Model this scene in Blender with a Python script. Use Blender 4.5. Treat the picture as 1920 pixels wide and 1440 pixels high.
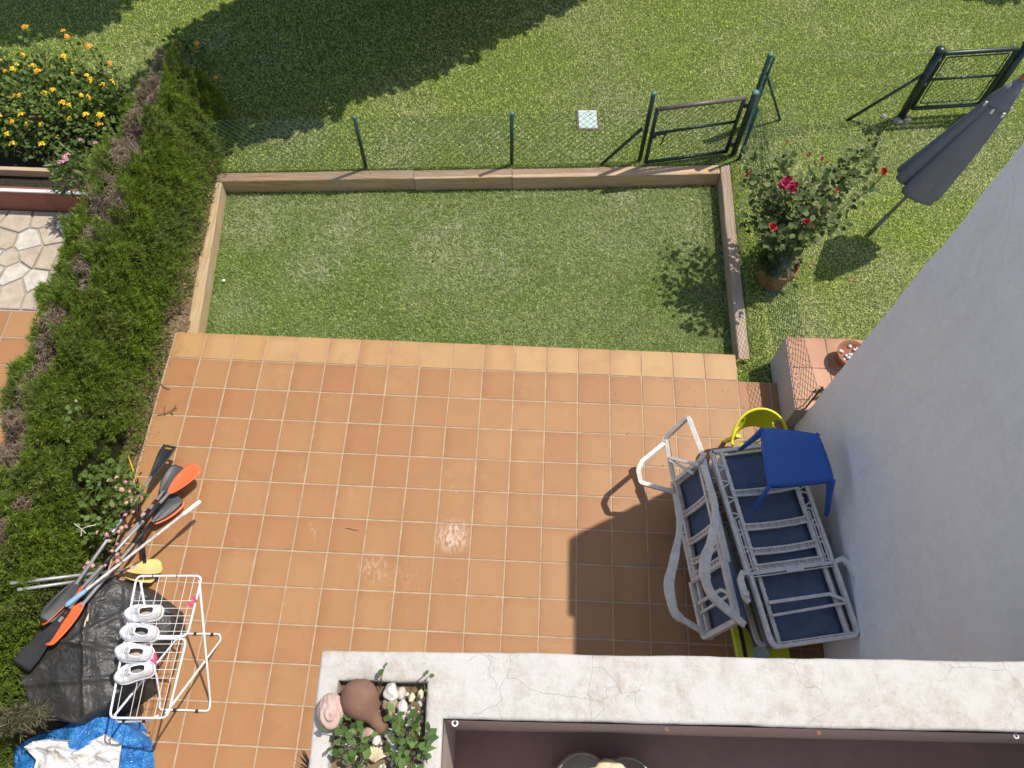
import bpy, bmesh, math, random
import numpy as np
from mathutils import Vector, Matrix

for o in list(bpy.data.objects):
    bpy.data.objects.remove(o)
scene = bpy.context.scene
COL = scene.collection
rng = np.random.default_rng(7)
random.seed(7)
R_ = math.radians

# ------------------------------------------------------------------ camera
cam_data = bpy.data.cameras.new('camera')
cam = bpy.data.objects.new('camera', cam_data)
COL.objects.link(cam)
cam.matrix_world = Matrix(((0.998965, -0.041559, 0.018491, 3.42836), (0.045421, 0.889404, -0.454859, -3.75910), (0.002458, 0.455228, 0.890371, 7.07340), (0, 0, 0, 1)))
cam_data.lens = 27.0375
cam_data.sensor_width = 36.0
cam_data.clip_start = 0.05
cam_data.clip_end = 500.0
scene.camera = cam

# ------------------------------------------------------------------ sky and sun
SUN_EL, SUN_AZ = R_(62.0), R_(29.0)          # azimuth counter-clockwise from +X
sun_dir = Vector((math.cos(SUN_AZ) * math.cos(SUN_EL), math.sin(SUN_AZ) * math.cos(SUN_EL), math.sin(SUN_EL)))
world = bpy.data.worlds.new('World')
scene.world = world
world.use_nodes = True
wn = world.node_tree.nodes
bg = wn['Background']
sky = wn.new('ShaderNodeTexSky')
sky.sky_type = 'NISHITA'
sky.sun_disc = False
sky.sun_elevation = SUN_EL
sky.sun_rotation = math.pi / 2 - SUN_AZ
sky.altitude = 50
world.node_tree.links.new(sky.outputs[0], bg.inputs[0])
bg.inputs[1].default_value = 0.145
sun_l = bpy.data.lights.new('sun', 'SUN')
sun_l.energy = 4.0
sun_l.angle = R_(0.55)
sun_l.color = (1.0, 0.945, 0.86)
sun_o = bpy.data.objects.new('sun', sun_l)
COL.objects.link(sun_o)
sun_o.rotation_euler = sun_dir.to_track_quat('Z', 'Y').to_euler()
sun_o.location = (10, 10, 20)
scene.view_settings.view_transform = 'Standard'
scene.view_settings.look = 'None'
scene.view_settings.exposure = 0.25
scene.view_settings.gamma = 1.0
scene.view_settings.use_curve_mapping = False
scene.cycles.max_bounces = 7
scene.cycles.diffuse_bounces = 3
scene.cycles.transmission_bounces = 4

# ------------------------------------------------------------------ helpers
ORG = {}

def link(o, parent=None):
    COL.objects.link(o)
    if parent is not None:
        o.parent = parent
        ORG[o.name] = ORG.get(parent.name, Vector((0, 0, 0)))
    return o

def tag(o, label=None, cat=None, group=None, kind=None):
    if label: o['label'] = label
    if cat: o['category'] = cat
    if group: o['group'] = group
    if kind: o['kind'] = kind
    return o

def thing(name, label, cat, loc=(0, 0, 0), group=None):
    o = bpy.data.objects.new(name, None)
    o.empty_display_size = 0.1
    COL.objects.link(o)
    o.location = loc
    ORG[o.name] = Vector(loc)
    return tag(o, label, cat, group)

class MB:
    """collects shapes in world coordinates"""
    def __init__(s):
        s.v = []; s.f = []
    def add(s, vs, fs, M=None):
        b = len(s.v)
        for p in vs:
            p = Vector(p)
            s.v.append(M @ p if M is not None else p)
        s.f += [tuple(i + b for i in f) for f in fs]
        return s
    def box(s, c, d, M=None, bev=0.0, rz=0.0):
        cx, cy, cz = c; x, y, z = d[0] / 2, d[1] / 2, d[2] / 2
        cr, sr = math.cos(rz), math.sin(rz)
        if bev <= 0:
            P = [(-x, -y, -z), (x, -y, -z), (x, y, -z), (-x, y, -z), (-x, -y, z), (x, -y, z), (x, y, z), (-x, y, z)]
            F = [(3, 2, 1, 0), (4, 5, 6, 7), (0, 1, 5, 4), (1, 2, 6, 5), (2, 3, 7, 6), (3, 0, 4, 7)]
        else:
            b = bev
            P = []
            for (zz, i) in ((-z, 1), (-z + b, 0), (z - b, 0), (z, 1)):
                k = b if i else 0
                P += [(-x + k, -y + k, zz), (x - k, -y + k, zz), (x - k, y - k, zz), (-x + k, y - k, zz)]
            F = [(3, 2, 1, 0), (12, 13, 14, 15)]
            for r in range(3):
                for k in range(4):
                    F.append((r * 4 + k, r * 4 + (k + 1) % 4, r * 4 + 4 + (k + 1) % 4, r * 4 + 4 + k))
        P = [(cx + px * cr - py * sr, cy + px * sr + py * cr, cz + pz) for px, py, pz in P]
        return s.add(P, F, M)
    def tube(s, pts, r, n=8, M=None, caps=True, closed=False):
        pts = [Vector(p) for p in pts]
        m = len(pts)
        rr = r if hasattr(r, '__len__') else [r] * m
        P = []; F = []
        up = None
        for i, p in enumerate(pts):
            if closed:
                d = pts[(i + 1) % m] - pts[i - 1]
            else:
                d = pts[min(i + 1, m - 1)] - pts[max(i - 1, 0)]
            if d.length < 1e-9: d = Vector((0, 0, 1))
            d.normalize()
            if up is None:
                up = Vector((0, 0, 1)) if abs(d.z) < 0.9 else Vector((1, 0, 0))
            a = (up - d * up.dot(d))
            if a.length < 1e-5: a = d.orthogonal()
            a.normalize(); up = a
            b = d.cross(a)
            for k in range(n):
                t = 2 * math.pi * k / n
                P.append(p + (a * math.cos(t) + b * math.sin(t)) * rr[i])
        for i in range(m if closed else m - 1):
            j = (i + 1) % m
            for k in range(n):
                k2 = (k + 1) % n
                F.append((i * n + k, i * n + k2, j * n + k2, j * n + k))
        if caps and not closed:
            F.append(tuple(range(n - 1, -1, -1))); F.append(tuple((m - 1) * n + k for k in range(n)))
        return s.add(P, F, M)
    def lathe(s, prof, c=(0, 0, 0), n=24, M=None, sx=1.0, sy=1.0):
        P = []; F = []
        for (r, z) in prof:
            for k in range(n):
                t = 2 * math.pi * k / n
                P.append((c[0] + r * math.cos(t) * sx, c[1] + r * math.sin(t) * sy, c[2] + z))
        for i in range(len(prof) - 1):
            for k in range(n):
                k2 = (k + 1) % n
                F.append((i * n + k, i * n + k2, (i + 1) * n + k2, (i + 1) * n + k))
        if prof[0][0] > 1e-6: F.append(tuple(range(n - 1, -1, -1)))
        if prof[-1][0] > 1e-6: F.append(tuple((len(prof) - 1) * n + k for k in range(n)))
        return s.add(P, F, M)
    def grid(s, fn, nu, nv, M=None):
        P = [fn(i / nu, j / nv) for i in range(nu + 1) for j in range(nv + 1)]
        F = []
        for i in range(nu):
            for j in range(nv):
                a = i * (nv + 1) + j
                F.append((a, a + nv + 1, a + nv + 2, a + 1))
        return s.add(P, F, M)
    def build(s, name, mat, parent=None, smooth=False, M=None):
        org = ORG.get(parent.name, Vector((0, 0, 0))) if parent is not None else Vector((0, 0, 0))
        me = bpy.data.meshes.new(name)
        vs = [(M @ p if M is not None else p) - org for p in s.v]
        me.from_pydata([tuple(p) for p in vs], [], s.f)
        me.materials.append(mat)
        if smooth:
            me.polygons.foreach_set('use_smooth', [True] * len(me.polygons))
        me.update()
        return link(bpy.data.objects.new(name, me), parent)

def np_mesh(name, V, F, mat, parent=None, smooth=False):
    """V (n,3) numpy, F (m,k) numpy of equal-sized faces"""
    org = ORG.get(parent.name, Vector((0, 0, 0))) if parent is not None else Vector((0, 0, 0))
    V = np.asarray(V, dtype=np.float32) - np.array(org, dtype=np.float32)
    F = np.asarray(F, dtype=np.int32)
    k = F.shape[1]
    me = bpy.data.meshes.new(name)
    me.vertices.add(len(V)); me.vertices.foreach_set('co', V.ravel())
    me.loops.add(F.size); me.loops.foreach_set('vertex_index', F.ravel())
    me.polygons.add(len(F)); me.polygons.foreach_set('loop_start', np.arange(0, F.size, k, dtype=np.int32))
    me.polygons.foreach_set('loop_total', np.full(len(F), k, dtype=np.int32))
    if smooth: me.polygons.foreach_set('use_smooth', np.ones(len(F), dtype=bool))
    me.materials.append(mat)
    me.update(calc_edges=True)
    me.validate()
    return link(bpy.data.objects.new(name, me), parent)

def bevel(o, w, seg=2, angle=40):
    m = o.modifiers.new('bevel', 'BEVEL'); m.width = w; m.segments = seg
    m.limit_method = 'ANGLE'; m.angle_limit = R_(angle)
    return o

def snoise(p, seed=0, octaves=3, scale=1.0):
    """cheap smooth noise in about -1..1 for numpy points (n,3)"""
    g = np.random.default_rng(seed)
    out = np.zeros(len(p)); amp = 1.0; tot = 0
    for o in range(octaves):
        for _ in range(4):
            k = g.normal(size=3) * scale * (2.1 ** o)
            out += amp * np.sin(p @ k + g.uniform(0, 6.28)) * 0.5
        tot += amp; amp *= 0.55
    return out / tot

def sn1(x, y, z, seed=0, octaves=3, scale=1.0):
    return float(snoise(np.array([[x, y, z]]), seed, octaves, scale)[0])

def arc_pts(pts, rad, n=5):
    """polyline with rounded corners"""
    pts = [Vector(p) for p in pts]
    out = [pts[0]]
    for i in range(1, len(pts) - 1):
        a, b, c = pts[i - 1], pts[i], pts[i + 1]
        u = (a - b); v = (c - b)
        r = min(rad, u.length * .45, v.length * .45)
        p0 = b + u.normalized() * r; p1 = b + v.normalized() * r
        for k in range(n + 1):
            t = k / n
            out.append(p0 * (1 - t) ** 2 + b * 2 * t * (1 - t) + p1 * t * t)
    out.append(pts[-1])
    return out

def loop_pts(pts, rad, n=5):
    pts = [Vector(p) for p in pts]
    out = []
    m = len(pts)
    for i in range(m):
        a, b, c = pts[i - 1], pts[i], pts[(i + 1) % m]
        u = (a - b); v = (c - b)
        r = min(rad, u.length * .45, v.length * .45)
        p0 = b + u.normalized() * r; p1 = b + v.normalized() * r
        for k in range(n + 1):
            t = k / n
            out.append(p0 * (1 - t) ** 2 + b * 2 * t * (1 - t) + p1 * t * t)
    return out

# ------------------------------------------------------------------ materials
def new_mat(name, rough=0.6, spec=0.4):
    m = bpy.data.materials.new(name); m.use_nodes = True
    nt = m.node_tree; b = nt.nodes['Principled BSDF']
    b.inputs['Roughness'].default_value = rough
    b.inputs['Specular IOR Level'].default_value = spec
    return m, nt, b

def N(nt, t, **kw):
    n = nt.nodes.new(t)
    for k, v in kw.items():
        setattr(n, k, v)
    return n

def ramp(nt, fac, stops):
    r = N(nt, 'ShaderNodeValToRGB')
    el = r.color_ramp.elements
    while len(el) < len(stops): el.new(0.5)
    for e, (p, c) in zip(el, stops):
        e.position = p; e.color = (*c, 1)
    nt.links.new(fac, r.inputs[0])
    return r.outputs[0]

def noise(nt, scale, detail=4, rough=0.6, vec=None, dist=0.0):
    n = N(nt, 'ShaderNodeTexNoise')
    n.inputs['Scale'].default_value = scale; n.inputs['Detail'].default_value = detail
    n.inputs['Roughness'].default_value = rough; n.inputs['Distortion'].default_value = dist
    if vec is not None: nt.links.new(vec, n.inputs['Vector'])
    return n.outputs['Fac']

def mixc(nt, fac, a, b, mode='MIX'):
    m = N(nt, 'ShaderNodeMix', data_type='RGBA', blend_type=mode)
    for sock, val in ((m.inputs[0], fac), (m.inputs[6], a), (m.inputs[7], b)):
        if hasattr(val, 'is_linked'): nt.links.new(val, sock)
        elif isinstance(val, (int, float)): sock.default_value = val
        else: sock.default_value = (*val, 1)
    return m.outputs[2]

def math_(nt, op, a, b=None, clamp=False):
    m = N(nt, 'ShaderNodeMath', operation=op); m.use_clamp = clamp
    for i, val in enumerate((a, b)):
        if val is None: continue
        if hasattr(val, 'is_linked'): nt.links.new(val, m.inputs[i])
        else: m.inputs[i].default_value = val
    return m.outputs[0]

def maprange(nt, v, a, b, c=0.0, d=1.0):
    m = N(nt, 'ShaderNodeMapRange'); m.clamp = True
    nt.links.new(v, m.inputs[0])
    for i, x in zip((1, 2, 3, 4), (a, b, c, d)): m.inputs[i].default_value = x
    return m.outputs[0]

def bump(nt, b, h, strength=0.3, dist=0.01):
    n = N(nt, 'ShaderNodeBump'); n.inputs['Strength'].default_value = strength; n.inputs['Distance'].default_value = dist
    nt.links.new(h, n.inputs['Height']); nt.links.new(n.outputs[0], b.inputs['Normal'])

def gpos(nt):
    return N(nt, 'ShaderNodeNewGeometry').outputs['Position']

def simple(name, c1, c2=None, scale=8, rough=0.6, spec=0.4, bstr=0.15, bscale=60, metal=0.0, rvar=0.0):
    m, nt, b = new_mat(name, rough, spec)
    c2 = c2 or tuple(x * 0.75 for x in c1)
    p = gpos(nt)
    f = noise(nt, scale, 5, 0.65, p)
    nt.links.new(ramp(nt, f, [(0.3, c2), (0.68, c1)]), b.inputs['Base Color'])
    if bstr > 0:
        bump(nt, b, noise(nt, bscale, 3, 0.6, p), bstr, 0.004)
    b.inputs['Metallic'].default_value = metal
    if rvar > 0:
        nt.links.new(maprange(nt, noise(nt, scale * 2, 3, .5, p), .3, .7, rough - rvar, rough + rvar), b.inputs['Roughness'])
    return m

def leaf_mat(name, cols, trans=0.35, rough=0.55, scale=1.2, spec=0.3, patch=None, clump=None, worn=()):
    """foliage: colour by island plus slow patches; a little light passes through"""
    m, nt, b = new_mat(name, rough, spec)
    g = N(nt, 'ShaderNodeNewGeometry')
    n_ = len(cols)
    c = ramp(nt, g.outputs['Random Per Island'], [(i / max(1, n_ - 1), cc) for i, cc in enumerate(cols)])
    if patch:
        f = noise(nt, scale, 3, 0.55, g.outputs['Position'])
        c = mixc(nt, maprange(nt, f, patch[0], patch[1]), c, mixc(nt, patch[3], c, patch[2]))
    if worn:
        wn_ = noise(nt, 7, 5, .65, g.outputs['Position'], .5); tot = None
        for (x, y, r) in worn:
            d = N(nt, 'ShaderNodeVectorMath', operation='DISTANCE'); nt.links.new(g.outputs['Position'], d.inputs[0]); d.inputs[1].default_value = (x, y, -.2)
            k = maprange(nt, d.outputs['Value'], r * .2, r, 1, 0)
            tot = k if tot is None else math_(nt, 'MAXIMUM', tot, k)
        c = mixc(nt, math_(nt, 'MULTIPLY', math_(nt, 'MULTIPLY', tot, maprange(nt, wn_, .33, .62)), .75), c, (0.66, 0.62, 0.42))
    if clump:
        v = maprange(nt, noise(nt, clump[0], 2, .6, g.outputs['Position']), .34, .66, clump[1], clump[2])
        hs = N(nt, 'ShaderNodeHueSaturation'); nt.links.new(v, hs.inputs['Value']); nt.links.new(c, hs.inputs['Color']); c = hs.outputs[0]
    nt.links.new(c, b.inputs['Base Color'])
    tr = N(nt, 'ShaderNodeBsdfTranslucent'); nt.links.new(c, tr.inputs[0])
    mx = N(nt, 'ShaderNodeMixShader'); mx.inputs[0].default_value = trans
    nt.links.new(b.outputs[0], mx.inputs[1]); nt.links.new(tr.outputs[0], mx.inputs[2])
    nt.links.new(mx.outputs[0], nt.nodes['Material Output'].inputs[0])
    return m

M = {}
# terracotta floor tiles: tone by tile, kiln flashing along one side, scuffs and paint drips of their own shape
def tile_mat(name, tones, scuffs=()):
    m, nt, b = new_mat(name, 0.5, 0.35)
    oi = N(nt, 'ShaderNodeObjectInfo'); p = gpos(nt)
    base = ramp(nt, oi.outputs['Random'], [(i / (len(tones) - 1), c) for i, c in enumerate(tones)])
    tc = N(nt, 'ShaderNodeTexCoord'); sx = N(nt, 'ShaderNodeSeparateXYZ'); nt.links.new(tc.outputs['Object'], sx.inputs[0])
    # flashing: one or two sides of the tile burnt redder
    r2 = math_(nt, 'FRACT', math_(nt, 'MULTIPLY', oi.outputs['Random'], 17.3))
    r3 = math_(nt, 'FRACT', math_(nt, 'MULTIPLY', oi.outputs['Random'], 57.7))
    gx = maprange(nt, math_(nt, 'MULTIPLY', sx.outputs[0], -1.0), 0.04, 0.17)
    gy = maprange(nt, math_(nt, 'MULTIPLY', sx.outputs[1], 1.0), 0.07, 0.17)
    gz = maprange(nt, sx.outputs[0], 0.09, 0.17)
    fl = math_(nt, 'ADD', math_(nt, 'MULTIPLY', gx, math_(nt, 'MULTIPLY', r2, 0.75)), math_(nt, 'ADD', math_(nt, 'MULTIPLY', gy, math_(nt, 'MULTIPLY', r3, 0.55)), math_(nt, 'MULTIPLY', gz, 0.22)), True)
    fl = math_(nt, 'MULTIPLY', fl, maprange(nt, noise(nt, 7, 3, .6, p), .25, .7, .4, 1.1))
    c = mixc(nt, fl, base, (0.25, 0.095, 0.036))
    big = noise(nt, 0.7, 3, 0.5, p)
    c = mixc(nt, maprange(nt, big, .35, .7, 0, .22), c, (0.30, 0.135, 0.05))
    wst = noise(nt, 1.9, 6, .68, p, 1.4)
    c = mixc(nt, maprange(nt, wst, .52, .60, 0, .16), c, (0.24, 0.11, 0.05))
    fine = noise(nt, 55, 4, 0.7, p)
    c = mixc(nt, maprange(nt, fine, .35, .75, 0, .2), c, (0.48, 0.26, 0.12))
    dust = noise(nt, 3.1, 6, 0.72, p, 0.6)
    c = mixc(nt, maprange(nt, dust, .58, .8, 0, .25), c, (0.52, 0.35, 0.21))
    specks = N(nt, 'ShaderNodeTexVoronoi'); specks.inputs['Scale'].default_value = 26; nt.links.new(p, specks.inputs['Vector'])
    sp_ = math_(nt, 'MULTIPLY', maprange(nt, specks.outputs['Distance'], .0, .13, 1, 0), maprange(nt, noise(nt, 1.7, 2, .5, p), .6, .68))
    c = mixc(nt, math_(nt, 'MULTIPLY', sp_, .6), c, (0.72, 0.62, 0.5))
    for (x, y, r, thr, amt) in scuffs:
        d = N(nt, 'ShaderNodeVectorMath', operation='DISTANCE'); nt.links.new(p, d.inputs[0]); d.inputs[1].default_value = (x, y, 0)
        near = maprange(nt, d.outputs['Value'], r * .35, r, 1, 0)
        mp = N(nt, 'ShaderNodeMapping'); mp.inputs['Rotation'].default_value = (0, 0, .7); mp.inputs['Scale'].default_value = (30, 14, 1); nt.links.new(p, mp.inputs[0])
        st = noise(nt, 1.0, 5, .7, mp.outputs[0])
        c = mixc(nt, math_(nt, 'MULTIPLY', math_(nt, 'MULTIPLY', near, maprange(nt, st, thr, thr + .17)), amt), c, (0.78, 0.68, 0.58))
    nt.links.new(c, b.inputs['Base Color'])
    nt.links.new(maprange(nt, fine, .3, .7, .42, .62), b.inputs['Roughness'])
    hb = math_(nt, 'ADD', math_(nt, 'MULTIPLY', noise(nt, 9, 2, .5, p), 1.0), math_(nt, 'MULTIPLY', fine, .3))
    bump(nt, b, hb, .18, .004)
    return m
M['tile'] = tile_mat('terracotta_tile', [(0.341, 0.167, 0.066), (0.355, 0.180, 0.072), (0.367, 0.192, 0.078), (0.385, 0.207, 0.087), (0.338, 0.158, 0.065), (0.364, 0.183, 0.074), (0.376, 0.199, 0.081)],
    [(2.80, -1.77, .19, .42, .55), (2.09, -2.10, .17, .50, .4), (2.42, -2.2, .22, .56, .25), (1.49, -1.80, .15, .56, .3), (3.22, -1.6, .2, .6, .2), (1.25, -2.4, .2, .6, .25), (2.78, -1.32, .09, .52, .35)])
M['nose_tile'] = tile_mat('terracotta_nosing', [(0.458, 0.275, 0.118), (0.475, 0.297, 0.129), (0.440, 0.254, 0.103), (0.484, 0.305, 0.141)])
M['grout'] = simple('grout', (0.50, 0.385, 0.26), (0.33, 0.24, 0.155), 6, .9, .2, .3, 90)
M['concrete'] = simple('concrete', (0.40, 0.36, 0.31), (0.26, 0.22, 0.18), 3, .9, .2, .3, 40)

def plaster(name, c1, dirt, dirt2, crack=True, dscale=2.3, damt=(.45, .75), bstr=.5, ckamt=.45, ckw=.0055, streak=0.0):
    m, nt, b = new_mat(name, .88, .2)
    p = gpos(nt)
    f1 = noise(nt, dscale, 8, .7, p, .4); f2 = noise(nt, 17, 6, .7, p, .3); f3 = noise(nt, 95, 3, .7, p)
    c = mixc(nt, maprange(nt, f2, .35, .75, 0, .3), c1, tuple(x * .8 for x in c1))
    c = mixc(nt, math_(nt, 'MULTIPLY', maprange(nt, f1, *damt), maprange(nt, f2, .42, .62, .1, .72)), c, dirt)
    c = mixc(nt, math_(nt, 'MULTIPLY', maprange(nt, f3, .56, .7), maprange(nt, f1, .4, .65, .05, .5)), c, dirt2)
    h = math_(nt, 'ADD', math_(nt, 'MULTIPLY', f2, .8), math_(nt, 'MULTIPLY', f3, .35))
    if streak > 0:
        mp = N(nt, 'ShaderNodeMapping'); mp.inputs['Scale'].default_value = (3.0, 3.0, .55); nt.links.new(p, mp.inputs[0])
        st = noise(nt, 1.6, 6, .65, mp.outputs[0], .8)
        c = mixc(nt, maprange(nt, st, .42, .68, 0, streak), c, dirt)
        tr_ = noise(nt, 2.6, 5, .6, p, 2.2)
        c = mixc(nt, maprange(nt, tr_, .5, .72, 0, streak * .8), c, (0.98, 0.96, 0.97))
        ch = math_(nt, 'MULTIPLY', maprange(nt, noise(nt, 34, 3, .55, p, 1.5), .66, .72), maprange(nt, f1, .4, .6))
        c = mixc(nt, math_(nt, 'MULTIPLY', ch, .4), c, dirt2)
        h = math_(nt, 'ADD', h, math_(nt, 'MULTIPLY', tr_, 2.0))
    if crack:
        wp = N(nt, 'ShaderNodeVectorMath', operation='ADD'); nt.links.new(p, wp.inputs[0])
        nz = N(nt, 'ShaderNodeTexNoise'); nz.inputs['Scale'].default_value = 5; nz.inputs['Detail'].default_value = 4; nt.links.new(p, nz.inputs['Vector'])
        sc = N(nt, 'ShaderNodeVectorMath', operation='SCALE'); sc.inputs['Scale'].default_value = .22; nt.links.new(nz.outputs['Color'], sc.inputs[0])
        nt.links.new(sc.outputs[0], wp.inputs[1])
        vo = N(nt, 'ShaderNodeTexVoronoi', feature='DISTANCE_TO_EDGE'); vo.inputs['Scale'].default_value = crack if not isinstance(crack, bool) else 3.2
        nt.links.new(wp.outputs[0], vo.inputs['Vector'])
        ck = math_(nt, 'MULTIPLY', maprange(nt, vo.outputs['Distance'], .0, ckw, 1, 0), maprange(nt, noise(nt, 1.9, 2, .5, p), .44, .56))
        c = mixc(nt, math_(nt, 'MULTIPLY', ck, ckamt), c, (0.22, 0.17, 0.14))
        h = math_(nt, 'SUBTRACT', h, math_(nt, 'MULTIPLY', ck, .25))
    nt.links.new(c, b.inputs['Base Color'])
    bump(nt, b, h, bstr, .006)
    return m
M['parapet'] = plaster('weathered_whitewash', (0.535, 0.51, 0.47), (0.37, 0.30, 0.23), (0.23, 0.20, 0.175), 4.2, 4.2, (.38, .64), 1.0, .12)
M['block'] = plaster('shade_toned_render', (0.50, 0.455, 0.425), (0.36, 0.32, 0.29), (0.25, 0.22, 0.2), False)  # white side of the raised terrace, darkened in colour to imitate its shade
M['wall'] = plaster('white_plaster', (0.93, 0.90, 0.90), (0.80, 0.765, 0.76), (0.45, 0.42, 0.41), 1.5, 1.1, (.42, .8), .8, .14, .006, .45)
M['inner'] = plaster('shade_toned_plaster', (0.40, 0.315, 0.275), (0.30, 0.235, 0.205), (0.22, 0.17, 0.15), False)  # white plaster coloured brown-grey to carry its shade and the floor's reddish bounce
M['balcony_floor'] = simple('balcony_floor', (0.25, 0.155, 0.13), (0.20, 0.125, 0.105), 5, .6)

M['grass'] = leaf_mat('grass_blades', [(0.091, 0.177, 0.023), (0.197, 0.330, 0.049), (0.325, 0.456, 0.093), (0.137, 0.252, 0.034), (0.560, 0.596, 0.263), (0.234, 0.376, 0.057), (0.651, 0.659, 0.370)], .42, .45, .9, .4, (.45, .62, (0.68, 0.63, 0.38), .3), (24, .7, 1.3), ((1.15, 2.05, .75), (2.35, 1.95, .8), (3.1, 1.7, .6), (.1, 2.2, .6), (.1, .85, .4), (4.6, 2.5, .8), (.9, 1.5, .5), (5.3, 2.2, .5)))
M['grass_out'] = leaf_mat('open_lawn_blades', [(0.176, 0.297, 0.028), (0.365, 0.510, 0.055), (0.587, 0.700, 0.101), (0.258, 0.404, 0.038), (0.916, 0.850, 0.313), (0.446, 0.595, 0.063), (1.033, 0.923, 0.443)], .42, .45, .8, .4, (.47, .64, (0.80, 0.74, 0.44), .5), (24, .7, 1.3), ((.3, 3.1, .7), (1.8, 3.2, .6), (2.9, 3.35, .6), (4.2, 4.1, .9), (5.2, 3.7, .7), (6.6, 3.6, .8), (7.6, 3.4, .9), (8.4, 3.5, .7), (6.9, 2.7, .6), (7.3, .9, .6), (6.5, .8, .4), (7.4, 1.6, .5), (9.4, 3.6, .7)))
M['turf'] = simple('turf_soil', (0.11, 0.15, 0.035), (0.06, 0.08, 0.02), 14, .95, .1, .8, 120)
M['shaded_soil'] = simple('shaded_soil', (0.055, 0.045, 0.03), (0.025, 0.02, 0.014), 22, .95, .1, .9, 70)  # planter soil with the bush's shade put into its colour
M['soil'] = simple('dry_soil', (0.24, 0.17, 0.10), (0.10, 0.07, 0.04), 22, .95, .1, .9, 70)
M['far_turf'] = M['turf']
M['litter'] = leaf_mat('leaf_litter', [(0.30, 0.22, 0.13), (0.19, 0.13, 0.07), (0.40, 0.31, 0.2), (0.13, 0.15, 0.05)], .1, .8)
def wood_mat(name, c1, c2, axis):
    m, nt, b = new_mat(name, .85, .2)
    p = gpos(nt); mp = N(nt, 'ShaderNodeMapping'); nt.links.new(p, mp.inputs[0])
    mp.inputs['Scale'].default_value = (2.5, 40, 40) if axis == 0 else (40, 2.5, 40)
    f = noise(nt, 1.0, 6, .65, mp.outputs[0], .5)
    f2 = noise(nt, 1.6, 4, .6, p)
    c = ramp(nt, f, [(.3, c2), (.55, c1), (.75, tuple(min(1, x * 1.25) for x in c1))])
    c = mixc(nt, maprange(nt, f2, .45, .7, 0, .45), c, (0.46, 0.39, 0.32))
    nt.links.new(c, b.inputs['Base Color']); bump(nt, b, f, .5, .006)
    return m
M['wood_x'] = wood_mat('sleeper_timber', (0.54, 0.365, 0.22), (0.38, 0.24, 0.14), 0)
M['wood_y'] = wood_mat('sleeper_timber_side', (0.46, 0.34, 0.24), (0.34, 0.235, 0.155), 1)
M['wood_pale'] = wood_mat('pale_timber', (0.46, 0.34, 0.19), (0.34, 0.235, 0.125), 1)
M['green_paint'] = simple('green_painted_steel', (0.018, 0.075, 0.055), (0.012, 0.05, 0.04), 12, .4, .5, .1)
M['dark_green'] = simple('dark_green_paint', (0.012, 0.035, 0.026), (0.008, 0.022, 0.018), 12, .35, .5, .1)
M['rail_brown'] = simple('worn_brown_rail', (0.16, 0.125, 0.105), (0.09, 0.07, 0.06), 14, .45, .5, .2)
M['cap_green'] = simple('pale_green_cap', (0.11, 0.22, 0.18), None, 9, .5)
M['wire'] = simple('green_wire', (0.03, 0.075, 0.055), (0.02, 0.05, 0.04), 12, .5, .4, 0)
M['wire_pale'] = simple('pale_wire', (0.35, 0.42, 0.38), None, 12, .5, .4, 0)
M['cover'] = simple('pale_cover', (0.52, 0.62, 0.57), (0.42, 0.52, 0.47), 9, .5)
M['canvas'] = simple('grey_canvas', (0.17, 0.18, 0.205), (0.145, 0.155, 0.178), 6, .85, .2, .3, 220)
M['pole_steel'] = simple('greenish_steel', (0.22, 0.21, 0.16), (0.13, 0.125, 0.09), 14, .5, .5, .1)
M['orange_wood'] = simple('orange_wood', (0.42, 0.16, 0.07), None, 20, .5)
M['white_plastic'] = simple('white_plastic', (0.74, 0.74, 0.72), (0.66, 0.66, 0.64), 10, .4)
M['terracotta'] = simple('terracotta_pot', (0.34, 0.145, 0.085), (0.24, 0.10, 0.06), 9, .85, .2, .3, 50)
M['clay'] = simple('old_clay', (0.24, 0.135, 0.09), (0.17, 0.095, 0.065), 9, .85, .2, .35, 40)
M['beige'] = simple('beige_plastic', (0.84, 0.79, 0.71), (0.62, 0.57, 0.50), 16, .55, .35, .2, 40)
M['sling'] = simple('navy_sling_fabric', (0.12, 0.155, 0.23), (0.085, 0.115, 0.18), 9, .75, .25, .3, 260)
M['blue'] = simple('blue_plastic', (0.028, 0.12, 0.42), (0.024, 0.10, 0.37), 4, .42, .4, .08, 30)
M['lime'] = simple('lime_plastic', (0.72, 0.72, 0.03), (0.66, 0.66, 0.03), 5, .45, .4, .08, 30)
M['white_metal'] = simple('white_enamel', (0.76, 0.76, 0.76), (0.70, 0.70, 0.70), 12, .35, .5, .05)
M['black_rubber'] = simple('black_plastic', (0.022, 0.022, 0.024), (0.014, 0.014, 0.015), 12, .5)
M['blade_black'] = simple('black_blade', (0.034, 0.035, 0.038), (0.022, 0.023, 0.025), 9, .45, .4, .15, 30)
M['blade_orange'] = simple('orange_blade', (0.80, 0.165, 0.055), (0.70, 0.13, 0.045), 7, .5, .35, .12, 40)
M['blade_yellow'] = simple('yellow_blade', (0.66, 0.52, 0.20), (0.55, 0.42, 0.15), 7, .55, .3, .12, 40)
M['yellow'] = simple('bright_yellow_blade', (0.62, 0.42, 0.03), (0.5, 0.33, 0.02), 7, .45)
M['alu'] = simple('grey_aluminium', (0.40, 0.40, 0.40), (0.28, 0.28, 0.28), 30, .42, .5, .15, 60, .35)
M['pole_white'] = simple('flaking_white_pole', (0.66, 0.65, 0.63), (0.30, 0.28, 0.26), 34, .55, .3, .3, 60)
M['pale_blue'] = simple('pale_blue_grip', (0.22, 0.42, 0.62), None, 12, .5)
M['pink'] = simple('pink_plastic', (0.75, 0.06, 0.19), None, 12, .4)
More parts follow.
